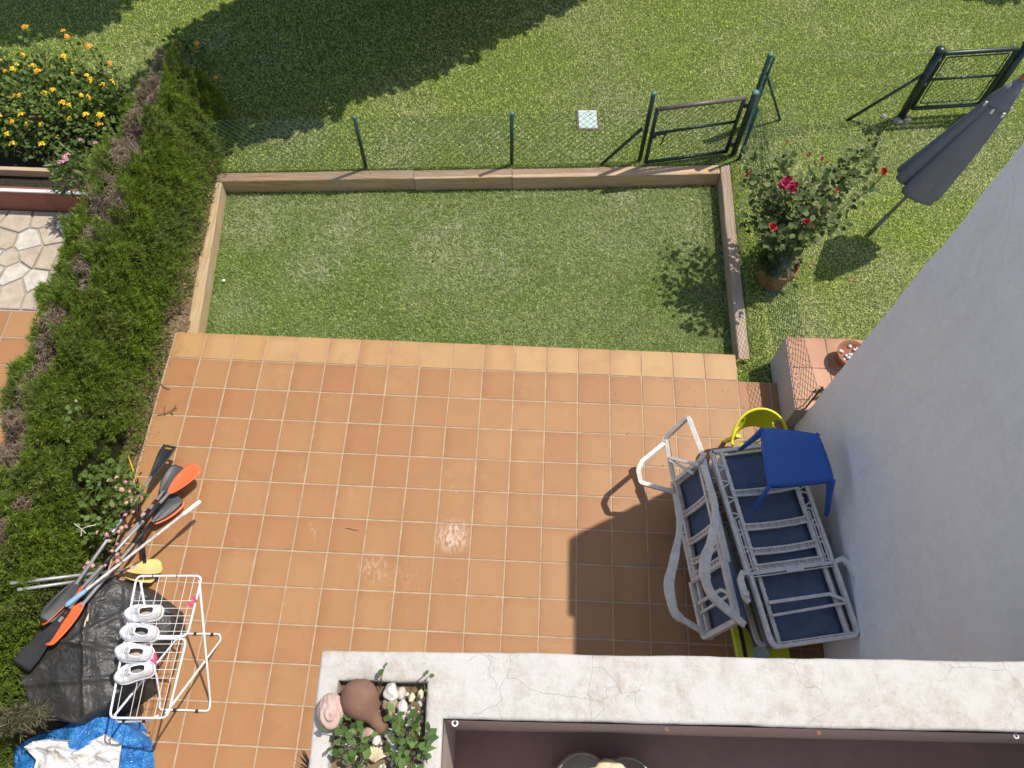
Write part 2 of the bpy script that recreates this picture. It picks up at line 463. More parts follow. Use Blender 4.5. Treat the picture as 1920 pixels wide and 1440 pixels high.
def tarp_material():
    m, nt, b = new_mat('black_tarpaulin', .42, .5)
    p = gpos(nt)
    f = noise(nt, 5, 6, .65, p, .8); f2 = noise(nt, 22, 4, .6, p, 1.0)
    c = ramp(nt, f, [(.3, (0.022, 0.022, 0.022)), (.6, (0.042, 0.040, 0.038)), (.8, (0.085, 0.078, 0.068))])
    nt.links.new(c, b.inputs['Base Color'])
    nt.links.new(maprange(nt, f2, .3, .7, .34, .6), b.inputs['Roughness'])
    n3 = noise(nt, 6.5, 3, .5, p, 1.6); rd = math_(nt, 'ABSOLUTE', math_(nt, 'SUBTRACT', n3, .5)); n4 = noise(nt, 17, 2, .5, p, 1.2); rd2 = math_(nt, 'ABSOLUTE', math_(nt, 'SUBTRACT', n4, .5))
    bump(nt, b, math_(nt, 'ADD', math_(nt, 'MULTIPLY', rd, -5.0), math_(nt, 'MULTIPLY', rd2, -1.2)), .30, .02)
    return m
M['tarp'] = tarp_material()
def bag_material():
    m, nt, b = new_mat('blue_plastic_bag', .2, .6)
    p = gpos(nt)
    f = noise(nt, 9, 4, .6, p, 1.2)
    nt.links.new(ramp(nt, f, [(.3, (0.015, 0.13, 0.48)), (.55, (0.05, 0.29, 0.72)), (.75, (0.20, 0.50, 0.84))]), b.inputs['Base Color'])
    rd = math_(nt, 'ABSOLUTE', math_(nt, 'SUBTRACT', noise(nt, 12, 3, .5, p, 1.6), .5))
    bump(nt, b, math_(nt, 'ADD', math_(nt, 'MULTIPLY', rd, -4.0), math_(nt, 'MULTIPLY', noise(nt, 26, 3, .6, p, 1.5), .6)), .7, .02)
    tr = N(nt, 'ShaderNodeBsdfTranslucent'); tr.inputs[0].default_value = (0.02, 0.2, 0.7, 1)
    mx = N(nt, 'ShaderNodeMixShader'); mx.inputs[0].default_value = .25
    nt.links.new(b.outputs[0], mx.inputs[1]); nt.links.new(tr.outputs[0], mx.inputs[2])
    nt.links.new(mx.outputs[0], nt.nodes['Material Output'].inputs[0])
    return m
M['bag'] = bag_material()
def cloth_material():
    m, nt, b = new_mat('white_cloth', .9, .1)
    p = gpos(nt)
    nt.links.new(ramp(nt, noise(nt, 4, 4, .6, p), [(.35, (0.62, 0.56, 0.48)), (.5, (0.68, 0.67, 0.68))]), b.inputs['Base Color'])
    rd = math_(nt, 'ABSOLUTE', math_(nt, 'SUBTRACT', noise(nt, 7, 3, .5, p, 1.4), .5))
    bump(nt, b, math_(nt, 'MULTIPLY', rd, -4.0), .4, .03)
    return m
M['cloth'] = cloth_material()
M['shoe'] = simple('white_leather', (0.86, 0.86, 0.87), (0.78, 0.78, 0.79), 14, .5, .35, .12, 90)
M['sole'] = simple('white_sole', (0.80, 0.80, 0.80), (0.72, 0.71, 0.70), 14, .6)
M['lining'] = simple('grey_lining', (0.30, 0.29, 0.29), None, 20, .9)
M['insole'] = simple('beige_insole', (0.55, 0.45, 0.38), None, 20, .9)
M['stone_a'] = simple('paving_stone', (0.50, 0.42, 0.33), (0.36, 0.28, 0.21), 7, .9, .2, .6, 40)
M['stone_b'] = simple('pale_stone', (0.60, 0.56, 0.50), (0.44, 0.38, 0.31), 9, .9, .2, .6, 40)
M['planter_face'] = simple('red_brown_render', (0.27, 0.105, 0.07), (0.20, 0.08, 0.055), 6, .85)
M['shell_white'] = simple('chalky_shell', (0.72, 0.69, 0.66), (0.48, 0.43, 0.38), 40, .8, .2, .6, 70)
M['shell_pink'] = simple('pink_shell', (0.58, 0.42, 0.36), (0.40, 0.27, 0.22), 30, .7, .3, .5, 60)
M['shell_cream'] = simple('cream_shell', (0.68, 0.60, 0.42), (0.54, 0.45, 0.28), 30, .7, .3, .4, 60)
M['rock_tan'] = simple('tan_rock', (0.40, 0.31, 0.20), (0.24, 0.18, 0.12), 30, .9, .1, .7, 60)
M['conifer'] = leaf_mat('conifer_sprigs', [(0.103, 0.166, 0.020), (0.181, 0.267, 0.032), (0.258, 0.359, 0.047), (0.142, 0.216, 0.027), (0.327, 0.423, 0.068)], .42, .6, 1.6, .2, (.46, .70, (0.24, 0.24, 0.11), .6), (14, .7, 1.35))
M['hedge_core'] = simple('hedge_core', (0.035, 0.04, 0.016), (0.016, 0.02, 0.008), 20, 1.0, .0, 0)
M['dead'] = leaf_mat('dead_twigs', [(0.21, 0.15, 0.10), (0.30, 0.225, 0.16), (0.14, 0.097, 0.062), (0.38, 0.30, 0.22)], .05, .9)
M['bark'] = simple('bark', (0.14, 0.10, 0.07), (0.08, 0.055, 0.04), 30, .9, .1, .6, 60)
M['lantana_leaf'] = leaf_mat('lantana_leaves', [(0.065, 0.12, 0.022), (0.12, 0.19, 0.04), (0.18, 0.25, 0.065), (0.09, 0.155, 0.03)], .35)
M['rose_leaf'] = leaf_mat('rose_leaves', [(0.045, 0.08, 0.024), (0.075, 0.12, 0.035), (0.12, 0.17, 0.05), (0.19, 0.21, 0.06), (0.06, 0.10, 0.04)], .3)
M['tree_leaf'] = leaf_mat('tree_leaves', [(0.03, 0.06, 0.012), (0.06, 0.10, 0.02), (0.08, 0.12, 0.03)], .15)
M['fl_yellow'] = simple('yellow_petals', (0.84, 0.60, 0.025), (0.80, 0.46, 0.02), 60, .6)
M['fl_orange'] = simple('orange_petals', (0.72, 0.27, 0.015), (0.78, 0.42, 0.02), 60, .6)
M['fl_pinkyel'] = simple('pink_yellow_petals', (0.78, 0.52, 0.28), (0.70, 0.30, 0.38), 70, .6)
M['fl_pink'] = simple('pink_petals', (0.70, 0.33, 0.42), (0.6, 0.22, 0.30), 60, .6)
M['fl_red'] = simple('red_petals', (0.50, 0.012, 0.02), (0.32, 0.008, 0.014), 40, .55)
M['fl_crimson'] = simple('crimson_petals', (0.46, 0.02, 0.09), (0.3, 0.012, 0.05), 40, .55)
M['fl_faded'] = simple('faded_petals', (0.42, 0.16, 0.12), (0.30, 0.11, 0.08), 40, .7)
M['stem'] = simple('green_stem', (0.09, 0.11, 0.04), (0.12, 0.07, 0.05), 30, .7)
def glassy():
    m, nt, b = new_mat('smoky_glass', .12, .5)
    b.inputs['Base Color'].default_value = (0.46, 0.42, 0.38, 1)
    b.inputs['Transmission Weight'].default_value = .45
    return m
M['smoky'] = glassy()

# ================================================================== STRUCTURE
# ---- lawn sheet (outer level -0.13) with an opening for the sunken garden
LAWN, GARD = -0.13, -0.33
def back_y(x):                       # inner edge of the rear sleepers (slightly skewed)
    return 2.507 + (x + 0.40) * (2.924 - 2.507) / 6.09
mb = MB()
xs = [-70, -0.50, 5.78, 70]
def yy(i, x): return [-70, 0.25, back_y(x) + 0.07, 90][i]
P = []
for i in range(4):
    for x in xs:
        xc = min(max(x, -0.5), 5.78)
        P.append((x, yy(i, xc), LAWN))
F = []
for i in range(3):
    for j in range(3):
        if i == 1 and j == 1: continue
        a = i * 4 + j
        F.append((a, a + 1, a + 5, a + 4))
mb.add(P, F)
lawn = tag(mb.build('lawn', M['turf']), 'mown green communal lawn beyond the garden fence', None, None, 'structure')
mb = MB()
mb.add([(-0.48, 0.1, GARD), (5.80, 0.1, GARD), (5.80, 3.02, GARD), (-0.48, 2.62, GARD)], [(0, 1, 2, 3)])
mb.add([(-0.48, 0.1, GARD - .3), (5.80, 0.1, GARD - .3), (5.80, 3.02, GARD - .3), (-0.48, 2.62, GARD - .3)], [(3, 2, 1, 0)])
garden = tag(mb.build('garden_lawn', M['turf']), 'small sunken lawn framed by timber sleepers', None, None, 'structure')
# bed of dry soil under the hedge
mb = MB()
mb.add([(-1.45, -4.8, -.118), (-.36, -4.8, -.118), (-.36, .33, -.118), (-.26, .42, -.118), (-.44, 2.56, -.118), (-.6, 3.3, -.118), (-1.45, 3.3, -.118)], [(0, 1, 2, 3, 4, 5, 6)])
soil = tag(mb.build('soil_bed', M['soil']), None, None, None, 'structure')

# ---- grass blades: real geometry, one island each
def blades(n, sampler, z, lmin, lmax, w, lean=1.0):
    w = w * 1.35; lmin = lmin * .75; lmax = lmax * .85
    xy = sampler(n); n = len(xy)
    p = np.column_stack([xy, np.full(n, z)])
    tuft = snoise(p, 3, 3, 5.0)
    L = rng.uniform(lmin, lmax, n) * (1 + .28 * tuft)
    az = rng.uniform(0, 2 * np.pi, n) + 1.3 * snoise(p, 5, 2, 3.0)
    tilt = rng.uniform(.5, 1.45, n) * lean
    d = np.column_stack([np.cos(az) * np.sin(tilt), np.sin(az) * np.sin(tilt), np.cos(tilt)])
    s = np.column_stack([-np.sin(az), np.cos(az), rng.normal(0, .35, n)])
    ww = rng.uniform(.6, 1.3, n)[:, None] * w
    a = p - s * ww; b = p + s * ww
    c = p + d * L[:, None] * .55 + np.array([0, 0, .004]) ; tip = p + d * L[:, None] - np.array([0, 0, 1.]) * (L * .22)[:, None]
    V = np.stack([a, b, c + s * ww * .7, tip, c - s * ww * .7], 1).reshape(-1, 3)
    i = np.arange(n)[:, None] * 5
    F = np.concatenate([i + np.array([[0, 1, 2, 4]])], 1)
    F2 = i + np.array([[4, 2, 3]])
    F3 = np.concatenate([i + np.array([[0, 1, 2]]), i + np.array([[0, 2, 4]]), F2], 0)
    return V, F3
def in_rect(x0, x1, y0, y1, keep=None):
    def f(n):
        q = np.column_stack([rng.uniform(x0, x1, n), rng.uniform(y0, y1, n)])
        return q[keep(q)] if keep is not None else q
    return f
def by(x): return 2.507 + (np.clip(x, -.5, 5.8) + .4) * .06847
V1, F1 = blades(300000, in_rect(-4.8, 12.0, 2.5, 7.6, lambda q: (q[:, 1] > by(q[:, 0]) + .15) & ((q[:, 0] > -.62) | (q[:, 1] > 3.35) & (q[:, 0] > -5) )), LAWN, .022, .05, .0024)
V2, F2 = blades(76000, in_rect(5.64, 10.2, .0, 3.4, lambda q: (q[:, 1] < by(q[:, 0]) + .16) & ((q[:, 0] > 5.83) & (q[:, 1] > .33) | (q[:, 0] < 6.0) & (q[:, 1] < .33) & (q[:, 1] > .03))), LAWN, .022, .05, .0024)
V3, F3 = blades(26000, in_rect(-8, 14, 7.6, 12), LAWN, .03, .06, .005)
V = np.concatenate([V1, V2, V3]); F = np.concatenate([F1, F2 + len(V1), F3 + len(V1) + len(V2)])
tag(np_mesh('lawn_grass', V, F, M['grass_out']), 'short mown grass of the open lawn', 'grass', None, 'stuff')
V, F = blades(115000, in_rect(-.40, 5.72, .26, 2.95, lambda q: (q[:, 1] < by(q[:, 0]) - .02) & (q[:, 0] > -.14 - .1 * (q[:, 1] - .4))), GARD, .022, .055, .0024)
tag(np_mesh('garden_grass', V, F, M['grass']), 'short dry-tipped grass of the sunken garden lawn', 'grass', None, 'stuff')

# ---- terrace: slab of grout with one object per tile
T = 0.33
mb = MB()
mb.box((2.89, -2.545, -.30), (6.46, 5.08, .592))          # top at -0.004
mb.box((2.640, .152, -.301), (5.955, .31, .592))
terrace = tag(mb.build('terrace', M['grout']), 'terrace paved with square terracotta tiles', None, None, 'structure')
def tile_mesh(name, dx, dy, mat, nose=False, r=.006):
    bm = bmesh.new()
    bmesh.ops.create_cube(bm, size=1.0)
    bmesh.ops.scale(bm, vec=(dx, dy, .016), verts=bm.verts)
    top = [e for e in bm.edges if all(v.co.z > 0 for v in e.verts)]
    if nose:
        fr = [e for e in top if all(v.co.y > 0 for v in e.verts)]
        bmesh.ops.bevel(bm, geom=fr, offset=.012, segments=3, affect='EDGES', profile=.5)
    else:
        bmesh.ops.bevel(bm, geom=top, offset=.003, segments=1, affect='EDGES')
    bmesh.ops.translate(bm, vec=(0, 0, -.008), verts=bm.verts)
    me = bpy.data.meshes.new(name); bm.to_mesh(me); bm.free(); me.materials.append(mat)
    return me
tm = tile_mesh('tile', T - .0135, T - .0135, M['tile'])
nm = tile_mesh('nosing_tile', T - .013, .308, M['nose_tile'], True)
for r in range(-1, 13):
    for c in range(-1, 19):
        x = (c + .5) * T
        if r == -1:
            if c > 16: continue
            o = bpy.data.objects.new('tile', nm); yc = .161
            o.location = (x, yc, .0015 + random.uniform(-.0006, .0006))
        else:
            if x - T / 2 > 6.0: continue
            o = bpy.data.objects.new('tile', tm)
            o.location = (x + random.uniform(-.0012, .0012), -(r + .5) * T + random.uniform(-.0012, .0012), random.uniform(-.0008, .0012))
            o.rotation_euler = (random.uniform(-.003, .003), random.uniform(-.003, .003), random.uniform(-.004, .004))
        link(o, terrace)

# longer tufts along the boards, the terrace lip and the post feet
def tufts(P, lmin, lmax, w):
    n = len(P); az = rng.uniform(0, 6.283, n); tilt = rng.uniform(.1, .8, n); L = rng.uniform(lmin, lmax, n)[:, None]
    d = np.column_stack([np.cos(az) * np.sin(tilt), np.sin(az) * np.sin(tilt), np.cos(tilt)]); s_ = np.column_stack([-np.sin(az), np.cos(az), 0 * az]) * w
    V = np.stack([P - s_, P + s_, P + d * L], 1).reshape(-1, 3); return V, np.arange(n * 3).reshape(-1, 3)
q = []
def along(a, b, n, z, sp=.02):
    t = rng.uniform(0, 1, n) ** 1.0; k = snoise(np.column_stack([t * 9, 0 * t, 0 * t + a[0]]), 77, 2, 1.3); t = t[k > -.2]
    for u in t: q.append((a[0] + (b[0] - a[0]) * u + rng.normal(0, sp), a[1] + (b[1] - a[1]) * u + rng.normal(0, sp), z))
along((-.36, back_y(-.36) - .02), (5.67, back_y(5.67) - .02), 1500, GARD); along((5.665, .34), (5.67, 2.88), 500, GARD); along((-.13, .36), (-.33, 2.46), 500, GARD)
along((-.1, .335), (5.66, .335), 700, GARD); along((-.4, back_y(-.4) + .16), (5.7, back_y(5.7) + .16), 1800, LAWN); along((5.84, .4), (5.86, 3.0), 700, LAWN)
along((6.0, .33), (8.5, .335), 500, LAWN)
for (x, y) in ((1.36, 2.8), (3.137, 2.955), (4.712, 3.085), (4.2, 3.0), (5.87, 3.23), (6.06, 3.72), (6.54, 3.86), (8.07, 3.97), (7.34, 3.89), (9.1, 4.12), (7.38, 2.1), (6.14, 1.36)):
    for k in range(45): q.append((x + rng.normal(0, .06 if x != 6.14 else .16), y + rng.normal(0, .06 if x != 6.14 else .16), LAWN))
V, F = tufts(np.array(q), .03, .085, .003)
tag(np_mesh('grass_tufts', V, F, M['grass']), 'longer uncut grass tufts along the boards and posts', 'grass', None, 'stuff')

# ---- party wall on the right: tall plaster wall in its own shade
WX, WY = 6.135, -0.50
bm = bmesh.new()
def wall_top(y): return 4.84 if y > -1.25 else (4.72 if y > -1.65 else 4.50)
mb = MB()
ys = list(np.arange(-6.0, WY + .001, .05)); zs = [-.4] + list(np.arange(0, 4.9, .05))
prof = []
nY = len(ys) - 1
for i, y in enumerate(ys):
    edge = 1.0 if i == nY else 0.0
    for j, z in enumerate(zs):
        zz = min(z, wall_top(y))
        e = edge * .013 * sn1(0, 0, z, 4, 4, 11.0)
        mb.v.append(Vector((WX + .0035 * sn1(0, y, z, 9, 2, 3.0), y + e, zz)))
nz = len(zs)
for i in range(nY):
    for j in range(nz - 1):
        mb.f.append((i * nz + j, i * nz + j + 1, (i + 1) * nz + j + 1, (i + 1) * nz + j))
base = len(mb.v)
for i, y in enumerate(ys):
    mb.v.append(Vector((WX + .24, y, -.4))); mb.v.append(Vector((WX + .24, y, wall_top(y))))
for i in range(nY):
    a = base + i * 2
    mb.f.append((a, a + 2, a + 3, a + 1))
    mb.f.append((i * nz + nz - 1, a + 1, a + 3, (i + 1) * nz + nz - 1))
a = nY * nz
mb.f.append(tuple([a + j for j in range(nz)] + [base + nY * 2 + 1, base + nY * 2]))
party = thing('party_wall', 'tall white plaster wall in shade along the right of the terrace', 'wall', (WX, -2.5, 0))
mb.build('wall', M['wall'], party)
cp = MB(); cp.box((WX + .12, -5.1, 4.53), (.40, 1.8, .06)); cp.build('coping', M['terracotta'], party)

# ---- neighbour's raised terrace to the right
mb = MB(); mb.box((8.10, -.0935, .10), (4.16, .807, .592)); 
nb = thing('raised_terrace', 'raised neighbouring terrace with white side beside the wall end', 'terrace', (8.1, -.15, -.13))
mb.build('wall', M['block'], nb)
tm2 = tile_mesh('tile', .375, .345, tile_mat('rustic_tile', [(0.46, 0.20, 0.11), (0.50, 0.26, 0.15), (0.42, 0.19, 0.11), (0.52, 0.24, 0.12)]))
for c in range(9):
    for r in range(3):
        o = bpy.data.objects.new('tile', tm2)
        o.location = Vector((6.025 + .19 + c * .383, .313 - .175 - r * .353 if r < 2 else -.443, .405)) - ORG[nb.name]
        if r == 2: o.scale.y = .28
        link(o, nb)

# ---- house the camera looks out from: first-floor balcony with whitewashed parapet and planter
PZ, PB = 3.60, 2.80
bal = thing('balcony', 'balcony with thick weathered white parapet and planter box at its corner', 'balcony', (2.6, -3.3, PB))
def parapet_mesh():
    bm = bmesh.new()
    def front(x): return -3.307 + (x - 2.588) * .0298
    def inn(x): return -3.555 + (x - 3.14) * .0235
    X0, HX0, HX1, IX, X1 = 2.596, 2.685, 3.062, 3.14, 6.13
    Y3, Y4 = -5.0, -4.25
    hy = -3.428
    quads = []
    def q(a, b, c, d): quads.append((a, b, c, d))
    q((X0, hy), (HX0, hy), (HX0, front(HX0)), (X0, front(X0)))
    q((HX0, hy), (HX1, hy + .012), (HX1, front(HX1)), (HX0, front(HX0)))
    q((HX1, hy + .012), (IX, inn(IX) + .13), (IX, front(IX)), (HX1, front(HX1)))
    q((X0 + .03, Y4), (HX0 + .01, Y4), (HX0, hy), (X0, hy))
    q((HX1 + .03, Y4), (IX + .03, Y4), (IX, inn(IX)), (HX1, hy + .012))
    quads.append(((HX1, hy + .012), (IX, inn(IX)), (IX, inn(IX) + .13)))
    q((X0 + .03, Y3), (HX0 + .01, Y3), (HX0 + .01, Y4), (X0 + .03, Y4))
    q((HX0 + .01, Y3), (HX1 + .03, Y3), (HX1 + .03, Y4), (HX0 + .01, Y4))
    q((HX1 + .03, Y3), (IX + .05, Y3), (IX + .03, Y4), (HX1 + .03, Y4))
    px = IX
    n = 24
    for k in range(n):
        xa = IX + (X1 - IX) * k / n; xb = IX + (X1 - IX) * (k + 1) / n
        if k == 0:
            q((xa, inn(xa)), (xb, inn(xb)), (xb, inn(xb) + .13), (xa, inn(xa) + .13))
            q((xa, inn(xa) + .13), (xb, inn(xb) + .13), (xb, front(xb)), (xa, front(xa)))
        else:
            q((xa, inn(xa)), (xb, inn(xb)), (xb, inn(xb) + .13), (xa, inn(xa) + .13))
            q((xa, inn(xa) + .13), (xb, inn(xb) + .13), (xb, front(xb)), (xa, front(xa)))
    for pl in quads:
        bm.faces.new([bm.verts.new((x, y, PZ)) for x, y in pl])
    bmesh.ops.remove_doubles(bm, verts=bm.verts, dist=.0005)
    bmesh.ops.recalc_face_normals(bm, faces=bm.faces)
    ex = bmesh.ops.extrude_face_region(bm, geom=bm.faces[:])
    vs = [g for g in ex['geom'] if isinstance(g, bmesh.types.BMVert)]
    bmesh.ops.translate(bm, vec=(0, 0, -(PZ - PB) - .25), verts=vs)
    bmesh.ops.recalc_face_normals(bm, faces=bm.faces)
    # soften the top arrises, then roughen
    es = [e for e in bm.edges if len(e.link_faces) == 2 and all(abs(v.co.z - PZ) < 1e-4 for v in e.verts) and e.calc_face_angle(0) > .6]
    bmesh.ops.bevel(bm, geom=es, offset=.016, segments=3, affect='EDGES', profile=.5)
    bmesh.ops.triangulate(bm, faces=[f for f in bm.faces if len(f.verts) > 4])
    for it in range(3):
        long_ = [e for e in bm.edges if e.calc_length() > .06 and max(v.co.z for v in e.verts) > PZ - .12]
        if not long_: break
        bmesh.ops.subdivide_edges(bm, edges=long_, cuts=1, use_grid_fill=True)
    bm.verts.ensure_lookup_table()
    co = np.array([v.co[:] for v in bm.verts])
    n1 = snoise(co, 21, 4, 14.0); n2 = snoise(co, 22, 3, 5.0); n3 = snoise(co, 23, 4, 14.0)
    for i, v in enumerate(bm.verts):
        if v.co.z > PZ - .2:
            v.co.z += .0035 * n1[i] + .002 * n2[i]
            v.co.y += .0035 * n3[i] + .0008 * n2[i]; v.co.x += .003 * n1[i]
    me = bpy.data.meshes.new('parapet'); bm.to_mesh(me); bm.free()
    me.materials.append(M['parapet'])
    me.transform(Matrix.Translation(-ORG[bal.name]))
    for p in me.polygons: p.use_smooth = True
    return link(bpy.data.objects.new('parapet', me), bal)
parapet_mesh()
mb = MB(); mb.box((4.60, -4.21, PB - .1), (3.04, 1.5, .2)); mb.build('floor', M['balcony_floor'], bal)
mb = MB()                                    # white inner face in a painted shade tone, set proud of the parapet
mb.add([(3.144, -3.559, PB), (6.13, -3.489, PB), (6.13, -3.489, PZ - .03), (3.144, -3.559, PZ - .03)], [(0, 1, 2, 3)])
mb.add([(3.144, -3.559, PB), (3.172, -4.5, PB), (3.172, -4.5, PZ - .03), (3.144, -3.559, PZ - .03)], [(3, 2, 1, 0)])
mb.build('shade_toned_face', M['inner'], bal)
mb = MB(); mb.box((2.875, -3.84, PZ - .2), (.40, .84, .26)); mb.build('planter_soil', M['soil'], bal)
# facade behind the viewer (bounces light into the terrace as the house does)
hw = thing('house_wall', 'white house facade behind the balcony', 'wall', (3, -5.2, 0))
mb = MB(); mb.box((1.0, -5.3, 3.6), (18.0, .24, 8.4)); mb.build('wall', M['wall'], hw)
nw = thing('bounce_wall', 'unseen white wall added to bounce sunlight onto the party wall', 'wall', (-7.2, -2.8, 0))  # out of view, added to reflect sunlight onto the shaded party wall
mb = MB(); mb.box((-7.3, -2.9, 2.2), (.24, 4.7, 5.2)); mb.build('wall', M['wall'], nw)

# ---- left neighbour: tiles, crazy paving, rendered planter
mb = MB(); mb.box((-2.9, -2.0, -.10), (3.1, 7.7, .192))
nt_ = tag(mb.build('neighbour_terrace', M['concrete']), "neighbour's paved terrace behind the hedge", None, None, 'structure')
for r in range(0, 8):
    for c in range(0, 6):
        o = bpy.data.objects.new('tile', tm)
        o.location = (-1.515 - (c + .5) * T - .0, .495 - (r + .5) * T, .001 + random.uniform(0, .001))
        link(o, nt_)
def clip(poly, a, n):
    out = []
    for i in range(len(poly)):
        p, q = poly[i], poly[(i + 1) % len(poly)]
        dp = (p[0] - a[0]) * n[0] + (p[1] - a[1]) * n[1]; dq = (q[0] - a[0]) * n[0] + (q[1] - a[1]) * n[1]
        if dp <= 0: out.append(p)
        if (dp < 0) != (dq < 0):
            t = dp / (dp - dq); out.append((p[0] + (q[0] - p[0]) * t, p[1] + (q[1] - p[1]) * t))
    return out
sx0, sx1, sy0, sy1 = -3.7, -1.36, .51, 1.845
seeds = []
for i in range(9):
    for j in range(5):
        seeds.append((sx0 + (i + .5 + random.uniform(-.42, .42)) * (sx1 - sx0) / 9, sy0 + (j + .5 + random.uniform(-.42, .42)) * (sy1 - sy0) / 5))
for k, s in enumerate(seeds):
    poly = [(sx0, sy0), (sx1, sy0), (sx1, sy1), (sx0, sy1)]
    for t in seeds:
        if t is s: continue
        d = (t[0] - s[0], t[1] - s[1]); l = math.hypot(*d)
        if l > .8: continue
        n = (d[0] / l, d[1] / l)
        a = ((s[0] + t[0]) / 2 - n[0] * .014, (s[1] + t[1]) / 2 - n[1] * .014)
        poly = clip(poly, a, n)
        if len(poly) < 3: break
    if len(poly) < 3: continue
    cx = sum(p[0] for p in poly) / len(poly); cy = sum(p[1] for p in poly) / len(poly)
    h = random.uniform(.008, .022); m = len(poly)
    mbs = MB()
    pin = [(cx + (p[0] - cx) * .94, cy + (p[1] - cy) * .94) for p in poly]
    mbs.add([(p[0], p[1], -.01) for p in poly] + [(p[0], p[1], h - .006) for p in poly] + [(p[0], p[1], h) for p in pin],
            [tuple(range(2 * m, 3 * m))] + [(i, (i + 1) % m, m + (i + 1) % m, m + i) for i in range(m)] + [(m + i, m + (i + 1) % m, 2 * m + (i + 1) % m, 2 * m + i) for i in range(m)])
    mbs.build('stone', M['stone_b'] if random.random() < .35 else M['stone_a'], nt_)
pl = thing('planter_wall', "neighbour's low red-brown rendered planter wall with white coping", 'planter', (-2.6, 1.9, 0))
mb = MB(); mb.box((-2.75, 1.90, .13), (2.9, .08, .37)); mb.build('wall', M['planter_face'], pl)
mb = MB(); mb.box((-2.75, 1.876, .327), (2.9, .035, .018)); mb.build('coping', M['wall'], pl)
mb = MB(); mb.box((-2.75, 2.53, .0), (2.9, 1.18, .36)); mb.build('planter_soil', M['shaded_soil'], pl)
mb = MB(); mb.box((-2.9, 2.22, .25), (1.5, .05, .10)); mb.build('edging_board', M['wood_x'], pl)
mb = MB(); mb.box((-2.75, 3.12, .04), (2.9, .06, .40)); mb.build('rear_wall', M['planter_face'], pl)

# ================================================================== GARDEN FURNITURE
# ---- timber sleepers round the sunken lawn
def sleeper(p0, p1, w, mat, label, zt=-.118, h=.25, side=1):
    """p0,p1 = inner top edge, beam extends outwards by w to the given side"""
    p0 = Vector((*p0, 0)); p1 = Vector((*p1, 0)); d = (p1 - p0).normalized(); n = Vector((-d.y, d.x, 0)) * side
    c = (p0 + p1) / 2
    mb = MB(); L = (p1 - p0).length; k = max(2, int(L / .12))
    rings = []
    for i in range(k + 1):
        q = p0 + d * (L * i / k)
        wob = Vector((0, 0, .004 * sn1(q.x, q.y, 0, 31, 2, 3.0)))
        b = .008
        for (a, z) in ((0, zt - h), (0, zt - b), (b, zt), (w - b, zt), (w, zt - b), (w, zt - h)):
            mb.v.append(q + n * (a + .003 * sn1(q.x * 3, q.y * 3, z * 9, 33, 2, 4.0)) + Vector((0, 0, z)) + wob)
    for i in range(k):
        for j in range(6):
            mb.f.append((i * 6 + j, i * 6 + (j + 1) % 6, (i + 1) * 6 + (j + 1) % 6, (i + 1) * 6 + j))
    mb.f.append((5, 4, 3, 2, 1, 0)); mb.f.append(tuple(k * 6 + j for j in range(6)))
    o = mb.build('timber_sleeper', mat)
    bm = bmesh.new(); bm.from_mesh(o.data); bmesh.ops.recalc_face_normals(bm, faces=bm.faces); bm.to_mesh(o.data); bm.free()
    return tag(o, label, 'sleeper', 'timber sleepers edging the sunken lawn')
def bk(x): return (x, back_y(x))
sleeper(bk(-.47), bk(1.955), .135, M['wood_x'], 'rear timber sleeper running from the hedge to the first joint')
sleeper((1.962, back_y(1.96) - .012), (3.15, back_y(3.15) - .004), .135, M['wood_x'], 'short middle sleeper of the rear edge between the two thin posts')
sleeper((3.157, back_y(3.16) - .016), (5.69, back_y(5.69)), .14, M['wood_x'], 'rear timber sleeper lying below the green gate')
sleeper((5.688, .33), (5.697, 3.06), .118, M['wood_y'], 'timber sleeper on the right edge beside the rose pot', side=-1)
sleeper((-.157, .33), (-.362, 2.495), .12, M['wood_pale'], 'pale timber sleeper on the left edge along the hedge', side=1, h=.25)

# ---- chain-link helper
def chain_link(mb, A, B, zA, zB, cell=.082, r=.0029, sag=0.0):
    """diamond mesh between vertical edges at A and B; zA, zB = (bottom, top)"""
    A = Vector((*A, 0)); B = Vector((*B, 0)); L = (B - A).length; d = (B - A) / L
    n = max(2, int(L / (cell * .5))); cw = L / n
    perp = Vector((-d.y, d.x, 0))
    V = []; F = []
    for i in range(n):
        t = (i + .5) / n
        zb = zA[0] + (zB[0] - zA[0]) * t; zt = zA[1] + (zB[1] - zA[1]) * t - sag * math.sin(math.pi * t)
        m = max(2, int((zt - zb) / (cell * .5)))
        base = len(V)
        for j in range(m + 1):
            side = .5 if ((i + j) % 2) else -.5
            q = A + d * ((i + .5 + side * 1.06) * cw) + Vector((0, 0, zb + (zt - zb) * j / m)) + perp * (.0016 * (1 if (i + j) % 2 else -1))
            for k in range(3):
                a = 2.094 * k + .5
                V.append(q + d * (math.cos(a) * r) + perp * (math.sin(a) * r))
        for j in range(m):
            for k in range(3):
                k2 = (k + 1) % 3
                F.append((base + j * 3 + k, base + j * 3 + k2, base + j * 3 + 3 + k2, base + j * 3 + 3 + k))
    mb.add(V, F)
def wires(mb, A, B, za, zb, r=.0015):
    mb.tube([(*A, za), (*B, zb)], r, 4)
def post(mb, x, y, z0, z1, r=.024, lean=(0, 0)):
    mb.tube([(x, y, z0 - .1), (x + lean[0], y + lean[1], z1)], r, 14)
def capd(mb, x, y, z, r=.027, ball=False):
    if ball:
        mb.lathe([(0, 0), (r * .9, .004), (r * 1.15, .02), (r * 1.2, .035), (r * .9, .06), (r * .4, .072), (0, .074)], (x, y, z), 16)
    else:
        mb.lathe([(r, -.02), (r * 1.05, .0), (r * .8, .012), (0, .018)], (x, y, z), 14)

